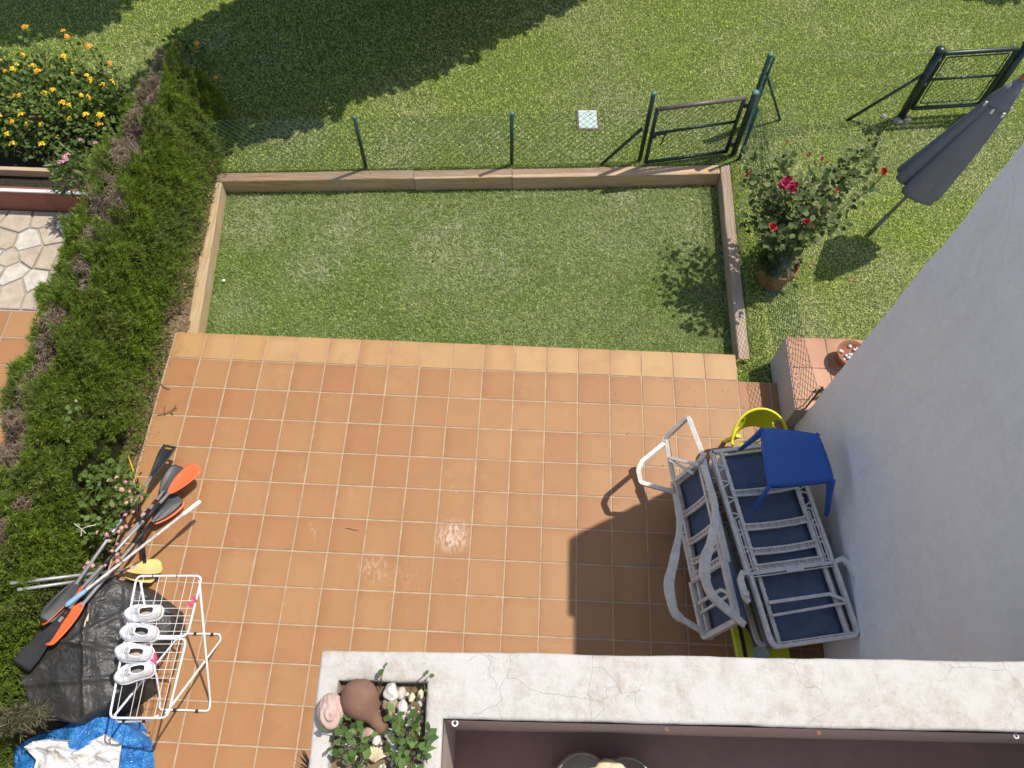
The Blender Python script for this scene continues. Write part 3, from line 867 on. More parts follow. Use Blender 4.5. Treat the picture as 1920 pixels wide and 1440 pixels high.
# rear fence
H0 = (-.53, back_y(-.5) + .16); P1 = (1.359, 2.80); P2 = (3.137, 2.955); P3 = (4.712, 3.085)
fe = thing('chain_link_fence', 'low green chain-link fence along the rear sleepers, hedge to gate', 'fence', (1.36, 2.8, LAWN))
def fpost(P, zt, parent, r=.022, mat='green_paint', cap='cap_green', lean=(0, 0), ball=False):
    mb = MB(); post(mb, *P, LAWN, zt, r, lean); po = mb.build('post', M[mat], parent, True)
    mb = MB(); capd(mb, P[0] + lean[0], P[1] + lean[1], zt, r * 1.12, ball); mb.build('cap', M[cap], po, True)
    return po
fpost(P1, .70, fe); fpost(P2, .69, fe); fpost(P3, .93, fe, .026, 'dark_green')
mb = MB()
mb.tube([(4.215, 3.0, LAWN - .03), (4.66, 3.07, .42)], .019, 10); mb.build('brace', M['dark_green'], fe, True)
mb = MB()
chain_link(mb, H0, P1, (-.10, .70), (-.10, .68)); chain_link(mb, P1, P2, (-.10, .68), (-.10, .67), sag=.02); chain_link(mb, P2, P3, (-.10, .67), (-.10, .70), sag=.02)
mb.build('mesh', M['wire'], fe)
mb = MB()
for a, b in ((H0, P1), (P1, P2), (P2, P3)):
    for z in (.675, .30, -.08): wires(mb, a, b, z, z)
mb.build('tension_wire', M['wire'], fe)

# garden gate
G0, G1 = (4.775, 3.01), (5.775, 3.235)
ga = thing('garden_gate', 'green garden gate with brown top rail above the rear sleeper', 'gate', (5.28, 3.1, LAWN))
zb, zt = -.07, .77
for P in (G0, G1):
    mb = MB(); mb.tube([(*P, zb), (*P, zt)], .024, 10); mb.build('stile', M['dark_green'], ga, True)
mb = MB(); mb.tube([(*G0, zt), (*G1, zt)], .026, 12); mb.build('top_rail', M['rail_brown'], ga, True)
mb = MB(); mb.tube([(*G0, .40), (*G1, .42)], .017, 10); mb.build('middle_rail', M['dark_green'], ga, True)
mb = MB(); mb.tube([(*G0, zb), (*G1, zb)], .023, 10); mb.build('bottom_rail', M['dark_green'], ga, True)
mb = MB(); chain_link(mb, (G0[0] + .02, G0[1] + .004), (G1[0] - .02, G1[1] - .004), (zb, zt), (zb, zt)); mb.build('mesh', M['wire'], ga)
mb = MB(); mb.tube([(4.80, 2.99, .39), (4.95, 3.02, .40)], .009, 8); mb.tube([(4.93, 3.01, .395), (4.925, 3.0, .36), (4.90, 2.98, .26)], .008, 8); mb.box((4.80, 3.0, .38), (.05, .03, .07)); mb.build('latch', M['dark_green'], ga)
HP = (5.875, 3.235)
fpost(HP, .86, ga, .036, 'dark_green', 'cap_green')
for z in (.05, .66): MB().box((5.826, 3.235, z), (.09, .03, .04)).build('hinge', M['dark_green'], ga)
mb = MB(); post(mb, 5.945, 3.17, LAWN, .70, .02); mb.build('side_post', M['green_paint'], ga, True)

# side fence down to the wall end
sf = thing('side_fence', 'green chain-link fence between garden and rose pot, gate post to wall', 'fence', (6.0, 1.6, LAWN))
S0, S1, S2, S3 = (5.965, 3.15), (6.03, .95), (6.052, .10), (6.105, -.49)
mb = MB()
chain_link(mb, S0, S1, (-.10, .72), (-.08, .74)); chain_link(mb, S1, S2, (-.08, .74), (.0, .75)); chain_link(mb, S2, S3, (.02, .75), (.03, .78))
mb.build('mesh', M['wire'], sf)
mb = MB()
for a, b, z1, z2 in ((S0, S1, .72, .74), (S1, S2, .74, .75), (S2, S3, .75, .78), (S0, S1, .3, .3), (S1, S3, .3, .32)): wires(mb, a, b, z1, z2)
mb.build('tension_wire', M['wire'], sf)
mb = MB(); mb.tube([(6.112, -.482, .0), (6.118, -.478, .85)], .008, 8); mb.tube([(6.09, -.46, .05), (6.098, -.45, .75)], .005, 6)
mb.build('end_bar', M['black_rubber'], sf, True)

# neighbour's front fence (mostly wire) and its tall post
nf = thing('neighbour_fence', 'tall green post with brace carrying the wires of the next fence', 'fence', (6.06, 3.725, LAWN))
fpost((6.06, 3.725), .97, nf, .028, 'green_paint', 'cap_green')
mb = MB(); mb.tube([(6.545, 3.865, LAWN - .03), (6.085, 3.735, .72)], .016, 10); mb.build('brace', M['green_paint'], nf, True)
mb = MB(); post(mb, 6.105, 3.70, LAWN, .95, .016); mb.build('stay', M['green_paint'], nf, True)
mb = MB(); chain_link(mb, (6.06, 3.725), (8.06, 3.985), (-.05, .93), (-.05, .85), r=.0012); chain_link(mb, (5.95, 3.25), (6.06, 3.725), (-.05, .8), (-.05, .93)); mb.build('mesh', M['wire'], nf)
mb = MB(); wires(mb, (6.06, 3.725), (8.06, 3.985), .955, .86, .0016); wires(mb, (6.06, 3.725), (8.06, 3.985), .45, .42, .0012); mb.build('tension_wire', M['wire_pale'], nf)

ng = thing('neighbour_gate', 'dark green mesh gate between ball-capped posts near the parasol', 'gate', (8.6, 4.05, LAWN))
fpost((8.072, 3.975), .87, ng, .048, 'dark_green', 'dark_green', ball=True)
fpost((9.115, 4.125), .87, ng, .048, 'dark_green', 'dark_green', ball=True)
mb = MB(); mb.tube([(7.345, 3.895, LAWN - .04), (8.03, 3.965, .56)], .02, 10); mb.build('brace', M['dark_green'], ng, True)
A, B = (8.15, 3.985), (9.02, 4.105)
def gl(u, z): return (A[0] + (B[0] - A[0]) * u, A[1] + (B[1] - A[1]) * u, z)
mb = MB(); mb.tube(loop_pts([gl(0, .02), gl(1, .02), gl(1, .85), gl(0, .85)], .02, 2), .027, 10, closed=True); mb.build('frame', M['dark_green'], ng, True)
mb = MB(); mb.tube([gl(0, .47), gl(1, .47)], .016, 10); mb.build('middle_rail', M['dark_green'], ng, True)
mb = MB(); mb.tube(loop_pts([gl(.07, .10), gl(.93, .10), gl(.93, .79), gl(.07, .79)], .02, 2), .008, 6, closed=True)
for u in (.2, .72): mb.tube([gl(u, .02), gl(u, .1)], .007, 6)
mb.build('inner_frame', M['dark_green'], ng, True)
mb = MB(); chain_link(mb, gl(.06, 0)[:2], gl(.94, 0)[:2], (.08, .80), (.08, .80)); mb.build('mesh', M['wire'], ng)
for z in (.42, .78): MB().box((8.115, 3.98, z), (.07, .035, .045)).build('hinge', M['alu'], ng)
for (x, y, s) in ((8.02, 3.92, .07), (8.15, 3.95, .06), (7.86, 3.98, .045), (9.05, 4.05, .06)):
    MB().lathe([(0, -.03), (s, -.02), (s * .9, .015), (s * .5, .035), (0, .04)], (x, y, LAWN), 7).build('concrete_footing', M['concrete'], ng)

# utility cover
cv = thing('access_cover', 'pale green square access cover set in the lawn behind the fence', 'cover', (4.07, 3.74, LAWN))
mb = MB(); mb.box((4.07, 3.738, LAWN + .01), (.235, .31, .035), bev=.006, rz=.04); mb.build('lid', M['cover'], cv)
for dx in (-.02, .025): MB().box((4.09 + dx * .6, 3.84 - dx, LAWN + .0285), (.018, .018, .004)).build('lifting_hole', M['black_rubber'], cv)
mb = MB(); mb.box((4.07, 3.738, LAWN + .002), (.275, .35, .03), rz=.04); mb.build('frame', M['soil'], cv)

# ---- closed parasol
um = thing('closed_parasol', 'closed dark grey parasol leaning over the lawn by the wall', 'parasol', (7.381, 2.10, LAWN))
UB = Vector((7.381, 2.10, LAWN)); UT = Vector((7.767, 2.02, 2.19)); ax = (UT - UB).normalized(); UL = (UT - UB).length
e1 = ax.cross(Vector((0, 1, 0))).normalized(); e2 = ax.cross(e1).normalized()
mb = MB(); mb.tube([UB - ax * .1, UT + ax * .02], .019, 12); mb.build('pole', M['pole_steel'], um, True)
mb = MB(); mb.tube([UB - ax * .02, UB + ax * .35], .026, 12); mb.build('ground_sleeve', M['pole_steel'], um, True)
def canopy(u, v):
    # u along from top to hem, v round
    th = v * 2 * math.pi
    s = .97 - u * .60
    r0 = .055 + .225 * (u ** .75)
    pleat = 1 - (.10 + .16 * u) * (1 - abs(math.sin(th * 4.0 + .5 + .7 * math.sin(th * 2 + 1) + .25 * u)) ** .42) * (1 + .6 * math.sin(th * 3 + .4)) + .03 * math.sin(th * 5 + u * 4) * u
    hem = (.045 * math.sin(th + 2.2) + .014 * abs(math.sin(th * 4 + .5))) * (u ** 3)
    c = UB + ax * (UL * (s + hem * .5))
    return c + (e1 * math.cos(th) * 1.06 + e2 * math.sin(th) * .86) * r0 * pleat
mb = MB(); mb.grid(canopy, 24, 160)
co = mb.build('canopy', M['canvas'], um, True)
sm = co.modifiers.new('s', 'SOLIDIFY'); sm.thickness = .006
mb = MB()
for k in range(6):
    th = k * math.pi / 3 + .3
    mb.tube([UB + ax * (UL * .95) + (e1 * math.cos(th) + e2 * math.sin(th)) * .03, UB + ax * (UL * .42) + (e1 * math.cos(th) + e2 * math.sin(th)) * .13], .006, 6)
mb.build('rib', M['pole_steel'], co)
def vent(u, v):
    th = v * 2 * math.pi; s = 1.0 - u * .13
    r0 = (.03 + .085 * u) * (1 + .16 * (abs(math.sin(th * 3 + 1.1)) - .5))
    return UB + ax * (UL * s) + (e1 * math.cos(th) + e2 * math.sin(th)) * r0
mb = MB(); mb.grid(vent, 6, 60); vo = mb.build('vent_cap', M['canvas'], um, True)
vo.modifiers.new('s', 'SOLIDIFY').thickness = .005
mb = MB(); Mz = Matrix.Translation(UT) @ ax.to_track_quat('Z', 'Y').to_matrix().to_4x4()
mb.lathe([(.03, -.02), (.034, .02), (.026, .06), (.03, .09), (.018, .12), (0, .125)], n=16, M=Mz); mb.build('finial', M['orange_wood'], um, True)
mb = MB()
for th in (.1, .9, 1.8, 2.9, 4.2): 
    q = UB + ax * (UL * .865) + (e1 * math.cos(th) + e2 * math.sin(th)) * .125
    MB().box(q, (.022, .012, .05)).build('rib_tip', M['white_plastic'], um)

# ================================================================== PLANTS
def leaves(P, Nrm, size, w=.45, fold=.25, jitter=.6, curl=.15):
    """one folded leaf (4 tris) per point; P,Nrm (n,3) numpy, size (n,)"""
    n = len(P)
    d = Nrm + rng.normal(0, jitter, (n, 3)); d /= np.linalg.norm(d, axis=1)[:, None] + 1e-9
    up = np.tile([0, 0, 1.0], (n, 1)) + rng.normal(0, .35, (n, 3))
    s = np.cross(d, up); s /= np.linalg.norm(s, axis=1)[:, None] + 1e-9
    nn = np.cross(s, d)
    L = size[:, None]
    a = P; m = P + d * L * .48 - nn * L * fold * .4; t = P + d * L - nn * L * curl
    l = P + d * L * .22 + s * L * w * .78; r = P + d * L * .22 - s * L * w * .78
    l2 = P + d * L * .62 + s * L * w * .86 - nn * L * curl * .3; r2 = P + d * L * .62 - s * L * w * .86 - nn * L * curl * .3
    V = np.stack([a, l, l2, t, r2, r, m], 1).reshape(-1, 3)
    i = np.arange(n)[:, None] * 7
    F = np.concatenate([i + np.array([[k, 6, (k + 1) % 6]]) for k in range(6)], 0)
    return V, F

def sprigs(P, Nrm, size, w, jitter, fan=3):
    """conifer spray: a fan of slim blades"""
    n = len(P); Vs = []; Fs = []
    d0 = Nrm + rng.normal(0, jitter, (n, 3)); d0 /= np.linalg.norm(d0, axis=1)[:, None] + 1e-9
    s0 = np.cross(d0, rng.normal(size=(n, 3))); s0 /= np.linalg.norm(s0, axis=1)[:, None] + 1e-9
    for k in range(fan):
        a = (k - (fan - 1) / 2) * .55
        d = d0 * math.cos(a) + s0 * math.sin(a)
        q = np.cross(d, rng.normal(size=(n, 3))); q /= np.linalg.norm(q, axis=1)[:, None] + 1e-9
        L = size[:, None] * (1.0 - .25 * abs(k - (fan - 1) / 2))
        Vs.append(np.stack([P - q * w, P + d * L * .55 + q * w * 1.4, P + d * L, P + q * w * .5 - d * .01], 1))
    V = np.stack(Vs, 1).reshape(-1, 3)
    i = np.arange(n * fan)[:, None] * 4
    F = np.concatenate([i + np.array([[0, 1, 2]]), i + np.array([[0, 3, 1]])], 0)
    return V, F

# ---- conifer hedge
def hc(y):      # centre line and half width of the hedge
    c = -.83 - .13 * np.clip((-1.9 - y) / 1.0, 0, 1) - .14 * np.clip((-2.7 - y) / .8, 0, 1)
    a = .53 + .03 * np.sin(y * 2.1) + .05 * np.clip((-1.9 - y), 0, 1)
    return c, a
def hedge_surf(y, th, r):
    c, a = hc(y)
    end = np.clip((3.56 - y) / .30, 0, 1)
    e = np.sqrt(np.clip(1 - (1 - end) ** 2, 0, 1))
    H = (1.36 + .05 * np.sin(y * 1.7 + 1)) * (.25 + .75 * e)
    ct, st = np.cos(th), np.sin(th)
    cx = np.sign(ct) * np.abs(ct) ** .62
    sz = np.abs(st) ** .55
    lean = 1 - .33 * sz                       # narrower towards the crest
    x = c + a * cx * lean * r * (.45 + .55 * e)
    z = -.11 + H * sz * r
    return x, z
he = thing('hedge', 'tall clipped conifer hedge with a dead brown strip along its crest', 'hedge', (-.86, 0, LAWN))
ny, nt2 = 90, 22
mb = MB()
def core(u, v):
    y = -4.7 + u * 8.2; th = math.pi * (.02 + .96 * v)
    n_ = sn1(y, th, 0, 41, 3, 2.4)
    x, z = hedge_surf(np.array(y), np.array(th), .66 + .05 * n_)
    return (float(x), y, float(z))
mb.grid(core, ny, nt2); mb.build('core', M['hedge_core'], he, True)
n = 172000
y = rng.uniform(-4.7, 3.57, n); th = rng.uniform(.0, math.pi, n)
lump = snoise(np.column_stack([y * 1.0, th * .8, 0 * y]), 43, 4, 3.6)
fine = snoise(np.column_stack([y, th * .7, 0 * y]), 47, 3, 17.0)
r = .905 + .125 * lump + .085 * fine - rng.uniform(0, 1, n) ** 2 * .16
x, z = hedge_surf(y, th, r)
band_c = hc(y)[0] + .05 * np.sin(y * 1.9) + .035 * np.sin(y * 5.1)
bw = .105 + .05 * np.sin(y * 3.1 + .6) + .03 * np.sin(y * 7.3)
dead = (np.abs(x - band_c) < bw) & (th > .8) & (th < 2.34)
gap = snoise(np.column_stack([y, 0 * y, 0 * y]), 48, 2, 3.0) > .38
dead &= ~gap
bw2 = snoise(np.column_stack([x * 2.0, y, 0 * y]), 49, 3, 4.0)
dead |= (np.abs(x - band_c) < .16) & (bw2 > .35) & (th > .7) & (th < 2.45)
dead |= (bw2 > .72) & (th > .9) & (th < 2.6)
P = np.column_stack([x, y, z])
c_, a_ = hc(y)
Nr = np.column_stack([np.cos(th) * .8, rng.normal(0, .15, n), np.sin(th) * .45 + .65])
patchy = (snoise(P, 45, 3, 5.0) > -.62)
g = ~dead & patchy
V, F = sprigs(P[g], Nr[g], rng.uniform(.028, .075, g.sum()) * (1 + .3 * lump[g]), .0030, .45)
tag(np_mesh('foliage', V, F, M['conifer'], he), None, None, None, 'stuff')
pd = P[dead].copy(); pd[:, 2] -= .05 + rng.uniform(0, .07, len(pd))
V, F = sprigs(pd, np.tile([0, 0, .35], (len(pd), 1)), rng.uniform(.04, .11, len(pd)), .0022, 1.0)
tag(np_mesh('dead_twigs', V, F, M['dead'], he), 'grey-brown dead twigs along the hedge crest', None, None, 'stuff')
mb = MB()
for yb in np.arange(-4.3, 3.2, .5):
    cx = float(hc(np.array(yb))[0]); mb.tube([(cx, yb, LAWN - .05), (cx + .03, yb + .02, .4), (cx - .02, yb + .05, .95)], [.035, .028, .012], 7)
mb.build('trunk', M['bark'], he)
# a dry grey-green branch leaning out over the tarpaulin
n = 700; t = rng.uniform(0, 1, n)
P = np.array([-.55, -3.55, .55]) + t[:, None] * np.array([.33, .06, .03]) + rng.normal(0, .05, (n, 3)) * (1 - .5 * t[:, None])
V, F = sprigs(P, np.tile([.9, .1, .3], (n, 1)), rng.uniform(.05, .11, n), .0035, .5)
M['dry_conifer'] = leaf_mat('dry_conifer', [(0.12, 0.11, 0.06), (0.17, 0.15, 0.09), (0.08, 0.085, 0.04)], .1)
np_mesh('dry_branch', V, F, M['dry_conifer'], he)
# leaf litter between hedge and timber
n = 1600
yq = rng.uniform(-1.6, 2.5, n)
P = np.column_stack([np.where(yq > .35, -.30 - .095 * (yq - .4) - rng.uniform(.0, .16, n), -.37 - rng.uniform(0, .1, n)), yq, np.full(n, -.11)])
V, F = leaves(P, rng.normal(0, .5, (n, 3)) * [1, 1, .2], rng.uniform(.015, .04, n), .3, .1, .5)
tag(np_mesh('leaf_litter', V, F, M['litter']), 'dry leaf litter along the foot of the hedge', 'litter', None, 'stuff')
n = 240
P = np.column_stack([rng.uniform(-.32, -.02, n) ** 1, rng.uniform(-1.5, .2, n), np.full(n, .003)])
P[:, 0] = -.34 + rng.exponential(.06, n)
V, F = leaves(P, rng.normal(0, .5, (n, 3)) * [1, 1, .05], rng.uniform(.006, .018, n), .3, .1, .2)
tag(np_mesh('fallen_needles', V, F, M['litter']), 'scattered dry hedge needles on the terrace edge', 'litter', None, 'stuff')

def flower_mesh(name, mat, r=.018, petals=12, dome=.6):
    mb = MB()
    for k in range(petals):
        a = k * 2.399; rr = r * math.sqrt((k + .5) / petals)
        c = Vector((math.cos(a) * rr, math.sin(a) * rr, dome * r * (1 - (rr / r) ** 2)))
        s = r * .36
        nrm = (Vector((c.x, c.y, r * .8))).normalized(); t1 = nrm.orthogonal().normalized(); t2 = nrm.cross(t1)
        mb.add([c + t1 * s, c + t2 * s, c - t1 * s, c - t2 * s, c - nrm * s * .9], [(0, 1, 2, 3), (0, 4, 1), (1, 4, 2), (2, 4, 3), (3, 4, 0)])
    me = bpy.data.meshes.new(name); me.from_pydata([tuple(v) for v in mb.v], [], mb.f); me.materials.append(mat)
    return me
def put_flowers(parent, me, pts, smin=.8, smax=1.25, name='flower', tilt=.5):
    for p in pts:
        o = bpy.data.objects.new(name, me); s = random.uniform(smin, smax)
        o.location = Vector(p) - ORG[parent.name]; o.scale = (s, s, s)
        o.rotation_euler = (random.uniform(-tilt, tilt), random.uniform(-tilt, tilt), random.uniform(0, 6))
        link(o, parent)

def bush(name, label, cat, base, c, rad, n_leaf, leaf, mat, n_stem=14, group=None, w=.42):
    t = thing(name, label, cat, base, group)
    mb = MB(); tips = []
    for k in range(n_stem):
        u = Vector((random.gauss(0, 1), random.gauss(0, 1), random.uniform(.0, 1.3))).normalized()
        tip = Vector(c) + Vector((u.x * rad[0], u.y * rad[1], u.z * rad[2])) * random.uniform(.7, 1.0)
        b0 = Vector(base) + Vector((random.uniform(-.06, .06), random.uniform(-.06, .06), 0))
        mid = b0.lerp(tip, .5) + Vector((random.uniform(-.1, .1), random.uniform(-.1, .1), .12))
        mb.tube([b0, mid, tip], [.009, .006, .003], 5); tips.append((b0, mid, tip))
    mb.build('stem', M['stem'], t)
    q = rng.normal(size=(n_leaf, 3)); q /= np.linalg.norm(q, axis=1)[:, None]
    rr = rng.uniform(.35, 1, n_leaf) ** .45 * (1 + .25 * snoise(q, 51, 3, 3.0))
    q[:, 2] = np.abs(q[:, 2]) * 1.0 - .25
    P = np.array(c) + q * rr[:, None] * np.array(rad)
    V, F = leaves(P, q * .7 + [0, 0, .35], rng.uniform(.7, 1.3, n_leaf) * leaf, w)
    tag(np_mesh('foliage', V, F, M[mat], t), None, None, None, 'stuff')
    return t, P, q

# ---- big yellow lantana behind the neighbour's planter
t, P, q = bush('lantana_bush', 'large lantana bush full of yellow and orange flowers beyond the hedge', 'bush', (-2.2, 3.0, .2), (-2.35, 3.02, .46), (1.1, .58, .62), 5200, .055, 'lantana_leaf', 26)
top = [i for i in range(len(P)) if q[i, 2] > .05]
random.shuffle(top)
put_flowers(t, flower_mesh('flower', M['fl_yellow'], .037), [P[i] + q[i] * .05 for i in top[:90]], name='flower_cluster')
put_flowers(t, flower_mesh('flower', M['fl_orange'], .035), [P[i] + q[i] * .05 for i in top[90:122]], name='flower_cluster')
# tall shoots at its far side
mb = MB(); pts = []
for (x, y_, zt) in ((-1.85, 3.35, 1.25), (-2.35, 3.45, 1.2), (-1.62, 3.30, 1.1), (-1.35, 3.1, 1.05), (-2.7, 3.3, 1.1)):
    mb.tube([(x + .1, y_ - .2, .5), (x + .03, y_ - .05, .9), (x, y_, zt)], .006, 5)
    for k in range(26): pts.append((x + random.gauss(0, .06), y_ + random.gauss(0, .06), zt - random.uniform(0, .4)))
mb.build('shoot', M['stem'], t)
pa = np.array(pts); V, F = leaves(pa, rng.normal(size=(len(pa), 3)), rng.uniform(.04, .07, len(pa)))
np_mesh('shoot_leaves', V, F, M['lantana_leaf'], t)
put_flowers(t, flower_mesh('flower', M['fl_orange'], .035), [(-1.85, 3.35, 1.27), (-2.35, 3.45, 1.22), (-1.62, 3.3, 1.12), (-1.35, 3.1, 1.07), (-1.8, 3.3, 1.24), (-2.3, 3.43, 1.24)], name='flower_cluster')

# wilted orange lantana showing past the far end of the hedge
t, P, q = bush('far_lantana', 'orange lantana poking out past the far end of the hedge', 'bush', (-.9, 3.68, LAWN), (-.72, 3.66, .62), (.30, .14, .55), 420, .05, 'lantana_leaf', 8)
put_flowers(t, flower_mesh('flower', M['fl_orange'], .028), [P[i] + q[i] * .03 for i in range(0, 420, 34)], name='flower_cluster')

# ---- pink oleander at the planter
t, P, q = bush('oleander', 'small oleander with a pink flower cluster by the planter end', 'bush', (-1.62, 1.95, .25), (-1.58, 1.90, .60), (.24, .24, .34), 330, .085, 'lantana_leaf', 9, w=.16)
put_flowers(t, flower_mesh('flower', M['fl_pink'], .028, 9), [(-1.512, 1.823, 0.950), (-1.532, 1.781, 0.930), (-1.504, 1.870, 0.940), (-1.586, 1.792, 0.900), (-1.473, 1.768, 0.970), (-1.470, 2.122, 0.900), (-1.296, 2.085, 0.900)], name='flower_cluster')
put_flowers(t, flower_mesh('flower', M['shell_white'], .02, 7), [(-1.889, 1.766, 0.500), (-1.918, 1.727, 0.500), (-1.838, 1.753, 0.500)], name='flower_cluster')

# ---- pink and yellow lantana beside the paddles
t, P, q = bush('pink_lantana', 'leggy lantana with pink and yellow flowers tangled over the paddles', 'bush', (-.46, -1.75, -.1), (-.34, -1.68, .40), (.30, .36, .24), 330, .056, 'lantana_leaf', 15)
fl = [(-0.232, -1.518, 0.500), (-0.139, -1.554, 0.500), (-0.219, -1.598, 0.500), (-0.224, -1.768, 0.500), (-0.153, -1.626, 0.500), (-0.076, -1.642, 0.500), (-0.077, -1.746, 0.500), (-0.041, -1.720, 0.500), (0.003, -1.826, 0.500), (-0.056, -1.853, 0.500), (0.098, -1.846, 0.500), (-0.023, -1.958, 0.500), (-0.056, -1.974, 0.500), (-0.076, -2.004, 0.500), (-0.259, -2.022, 0.500), (-0.169, -2.041, 0.500), (-0.131, -2.092, 0.500), (-0.058, -2.116, 0.500), (-0.083, -2.178, 0.500), (-0.032, -2.209, 0.500), (-0.012, -2.263, 0.500), (-0.107, -2.304, 0.500), (-0.258, -2.293, 0.500), (-0.279, -2.330, 0.500), (-0.221, -2.309, 0.500), (0.130, -2.312, 0.500), (-0.575, -1.794, 0.500), (-0.499, -1.791, 0.500), (-0.303, -1.542, 0.500)]
put_flowers(t, flower_mesh('flower', M['fl_pinkyel'], .019), fl[0::2], name='flower_cluster')
put_flowers(t, flower_mesh('flower', M['fl_pink'], .017), fl[1::2], name='flower_cluster')
tt = thing('lantana_shoot', 'pale green lantana shoot climbing out of the hedge side', 'plant', (-0.754, -1.479, 0.550))
mb = MB(); sh = [(-0.750, -1.520, 0.550), (-0.654, -1.400, 0.750), (-0.589, -1.207, 0.900), (-0.487, -1.017, 1.000)]
mb.tube(sh, [.006, .005, .004, .003], 6); mb.build('stem', M['stem'], tt)
pp = []
for i in range(3):
    for k in range(13):
        a = Vector(sh[i]).lerp(Vector(sh[i + 1]), random.random()); pp.append(a + Vector((random.gauss(0, .025), random.gauss(0, .025), random.uniform(0, .03))))
pa = np.array([tuple(v) for v in pp]); V, F = leaves(pa, rng.normal(size=(len(pa), 3)) + [0, 0, .5], rng.uniform(.04, .065, len(pa))); tag(np_mesh('leaf', V, F, M['lantana_leaf'], tt), None, None, None, 'stuff')
put_flowers(tt, flower_mesh('flower', M['shell_cream'], .016, 8), [(-0.489, -1.011, 1.020)], name='flower_cluster')
# bare grey twig fork
tw = thing('dry_twig', 'bare pale forked twig in front of the hedge', 'twig', (-0.393, -1.999, 0.500))
mb = MB(); mb.tube([(-0.388, -2.061, 0.500), (-0.391, -2.005, 0.520), (-0.331, -1.984, 0.540), (-0.255, -1.956, 0.520)], .005, 5); mb.tube([(-0.391, -2.005, 0.520), (-0.419, -1.987, 0.550), (-0.452, -1.969, 0.550)], .004, 5); mb.tube([(-0.354, -2.036, 0.500), (-0.391, -2.005, 0.520)], .004, 5)
mb.build('branch', M['stone_b'], tw)

# ---- potted rose
rp = thing('potted_rose', 'tall rose bush with red blooms in a terracotta pot on the lawn', 'rose', (6.14, 1.36, LAWN))
mb = MB()
mb.lathe([(0, .0), (.135, 0), (.15, .02), (.185, .24), (.195, .27), (.215, .275), (.218, .335), (.195, .34), (.185, .27), (0, .26)], (6.14, 1.36, LAWN), 32); pot = mb.build('pot', M['terracotta'], rp, True)
bevel(pot, .004, 1, 30)
mb = MB(); mb.lathe([(.19, .29), (.12, .305), (0, .31)], (6.14, 1.36, LAWN), 20); mb.build('pot_soil', M['soil'], pot)
tips = [(5.56, 1.85, 1.05), (5.65, 2.2, 1.0), (5.95, 1.68, 1.12), (5.93, 2.08, 1.1), (6.32, 1.35, 1.05), (6.10, 1.2, 1.02), (5.78, 1.15, .95), (6.40, 2.05, 1.05), (6.97, 1.92, 1.05), (6.98, 2.33, 1.05), (7.02, 2.42, 1.02),
        (6.65, 1.9, 1.0), (6.55, 1.5, .85), (5.62, 1.45, .85), (6.2, 1.75, 1.1), (6.75, 2.2, .95), (5.75, 1.8, 1.1), (6.05, 2.25, 1.0), (5.7, 1.6, 1.0), (6.15, 1.5, 1.05)]
mb = MB(); LP = []; LN = []
for tp in tips:
    b0 = Vector((6.14 + random.uniform(-.07, .07), 1.36 + random.uniform(-.07, .07), .16)); tv = Vector(tp)
    mid = b0.lerp(tv, .5) + Vector((0, 0, .16)) + Vector((random.uniform(-.05, .05), random.uniform(-.05, .05), 0))
    pts = [b0, b0.lerp(mid, .5) + Vector((0, 0, .05)), mid, mid.lerp(tv, .5) + Vector((0, 0, .03)), tv]
    mb.tube(pts, [.008, .007, .006, .004, .003], 6)
    for k in range(80):
        s_ = random.uniform(.22, 1.0) * 3.999; i = int(s_); a = pts[i].lerp(pts[i + 1], s_ - i)
        off = Vector((random.gauss(0, .065), random.gauss(0, .065), random.gauss(0, .05)))
        LP.append(tuple(a + off)); LN.append(tuple(off.normalized() + Vector((0, 0, .3))))
mb.build('stem', M['stem'], rp)
V, F = leaves(np.array(LP), np.array(LN), rng.uniform(.045, .085, len(LP)), .42)
tag(np_mesh('foliage', V, F, M['rose_leaf'], rp), None, None, None, 'stuff')
n = 340
P = np.column_stack([6.04 + rng.normal(0, .1, n), 1.36 + rng.normal(0, .1, n), np.full(n, .2)])
V, F = sprigs(P, np.column_stack([rng.normal(-.25, .6, n), rng.normal(0, .6, n), np.full(n, .8)]), rng.uniform(.12, .3, n), .003, .3, 2)
np_mesh('grassy_weeds', V, F, M['lantana_leaf'], rp)
def rose_mesh(mat, r):
    mb = MB()
    for ring, (k, rr, op) in enumerate(((3, .35, .15), (5, .7, .5), (6, 1.0, .95))):
        for i in range(k):
            a = 2 * math.pi * (i + .3 * ring) / k; d = Vector((math.cos(a), math.sin(a), 0)); s = Vector((-d.y, d.x, 0))
            b0 = d * r * rr * .25; tip = d * r * rr + Vector((0, 0, r * (1.0 - op * .75)))
            m1 = d * r * rr * .75 + Vector((0, 0, r * .35))
            mb.add([b0, m1 + s * r * .42, tip + s * r * .22, tip - s * r * .22, m1 - s * r * .42, m1 + d * r * .08], [(0, 1, 5), (1, 2, 5), (2, 3, 5), (3, 4, 5), (4, 0, 5)])
    me = bpy.data.meshes.new('rose_bloom'); me.from_pydata([tuple(v) for v in mb.v], [], mb.f); me.materials.append(mat)
    return me
rm = {'r': rose_mesh(M['fl_red'], .046), 'c': rose_mesh(M['fl_crimson'], .052), 'f': rose_mesh(M['fl_faded'], .030)}
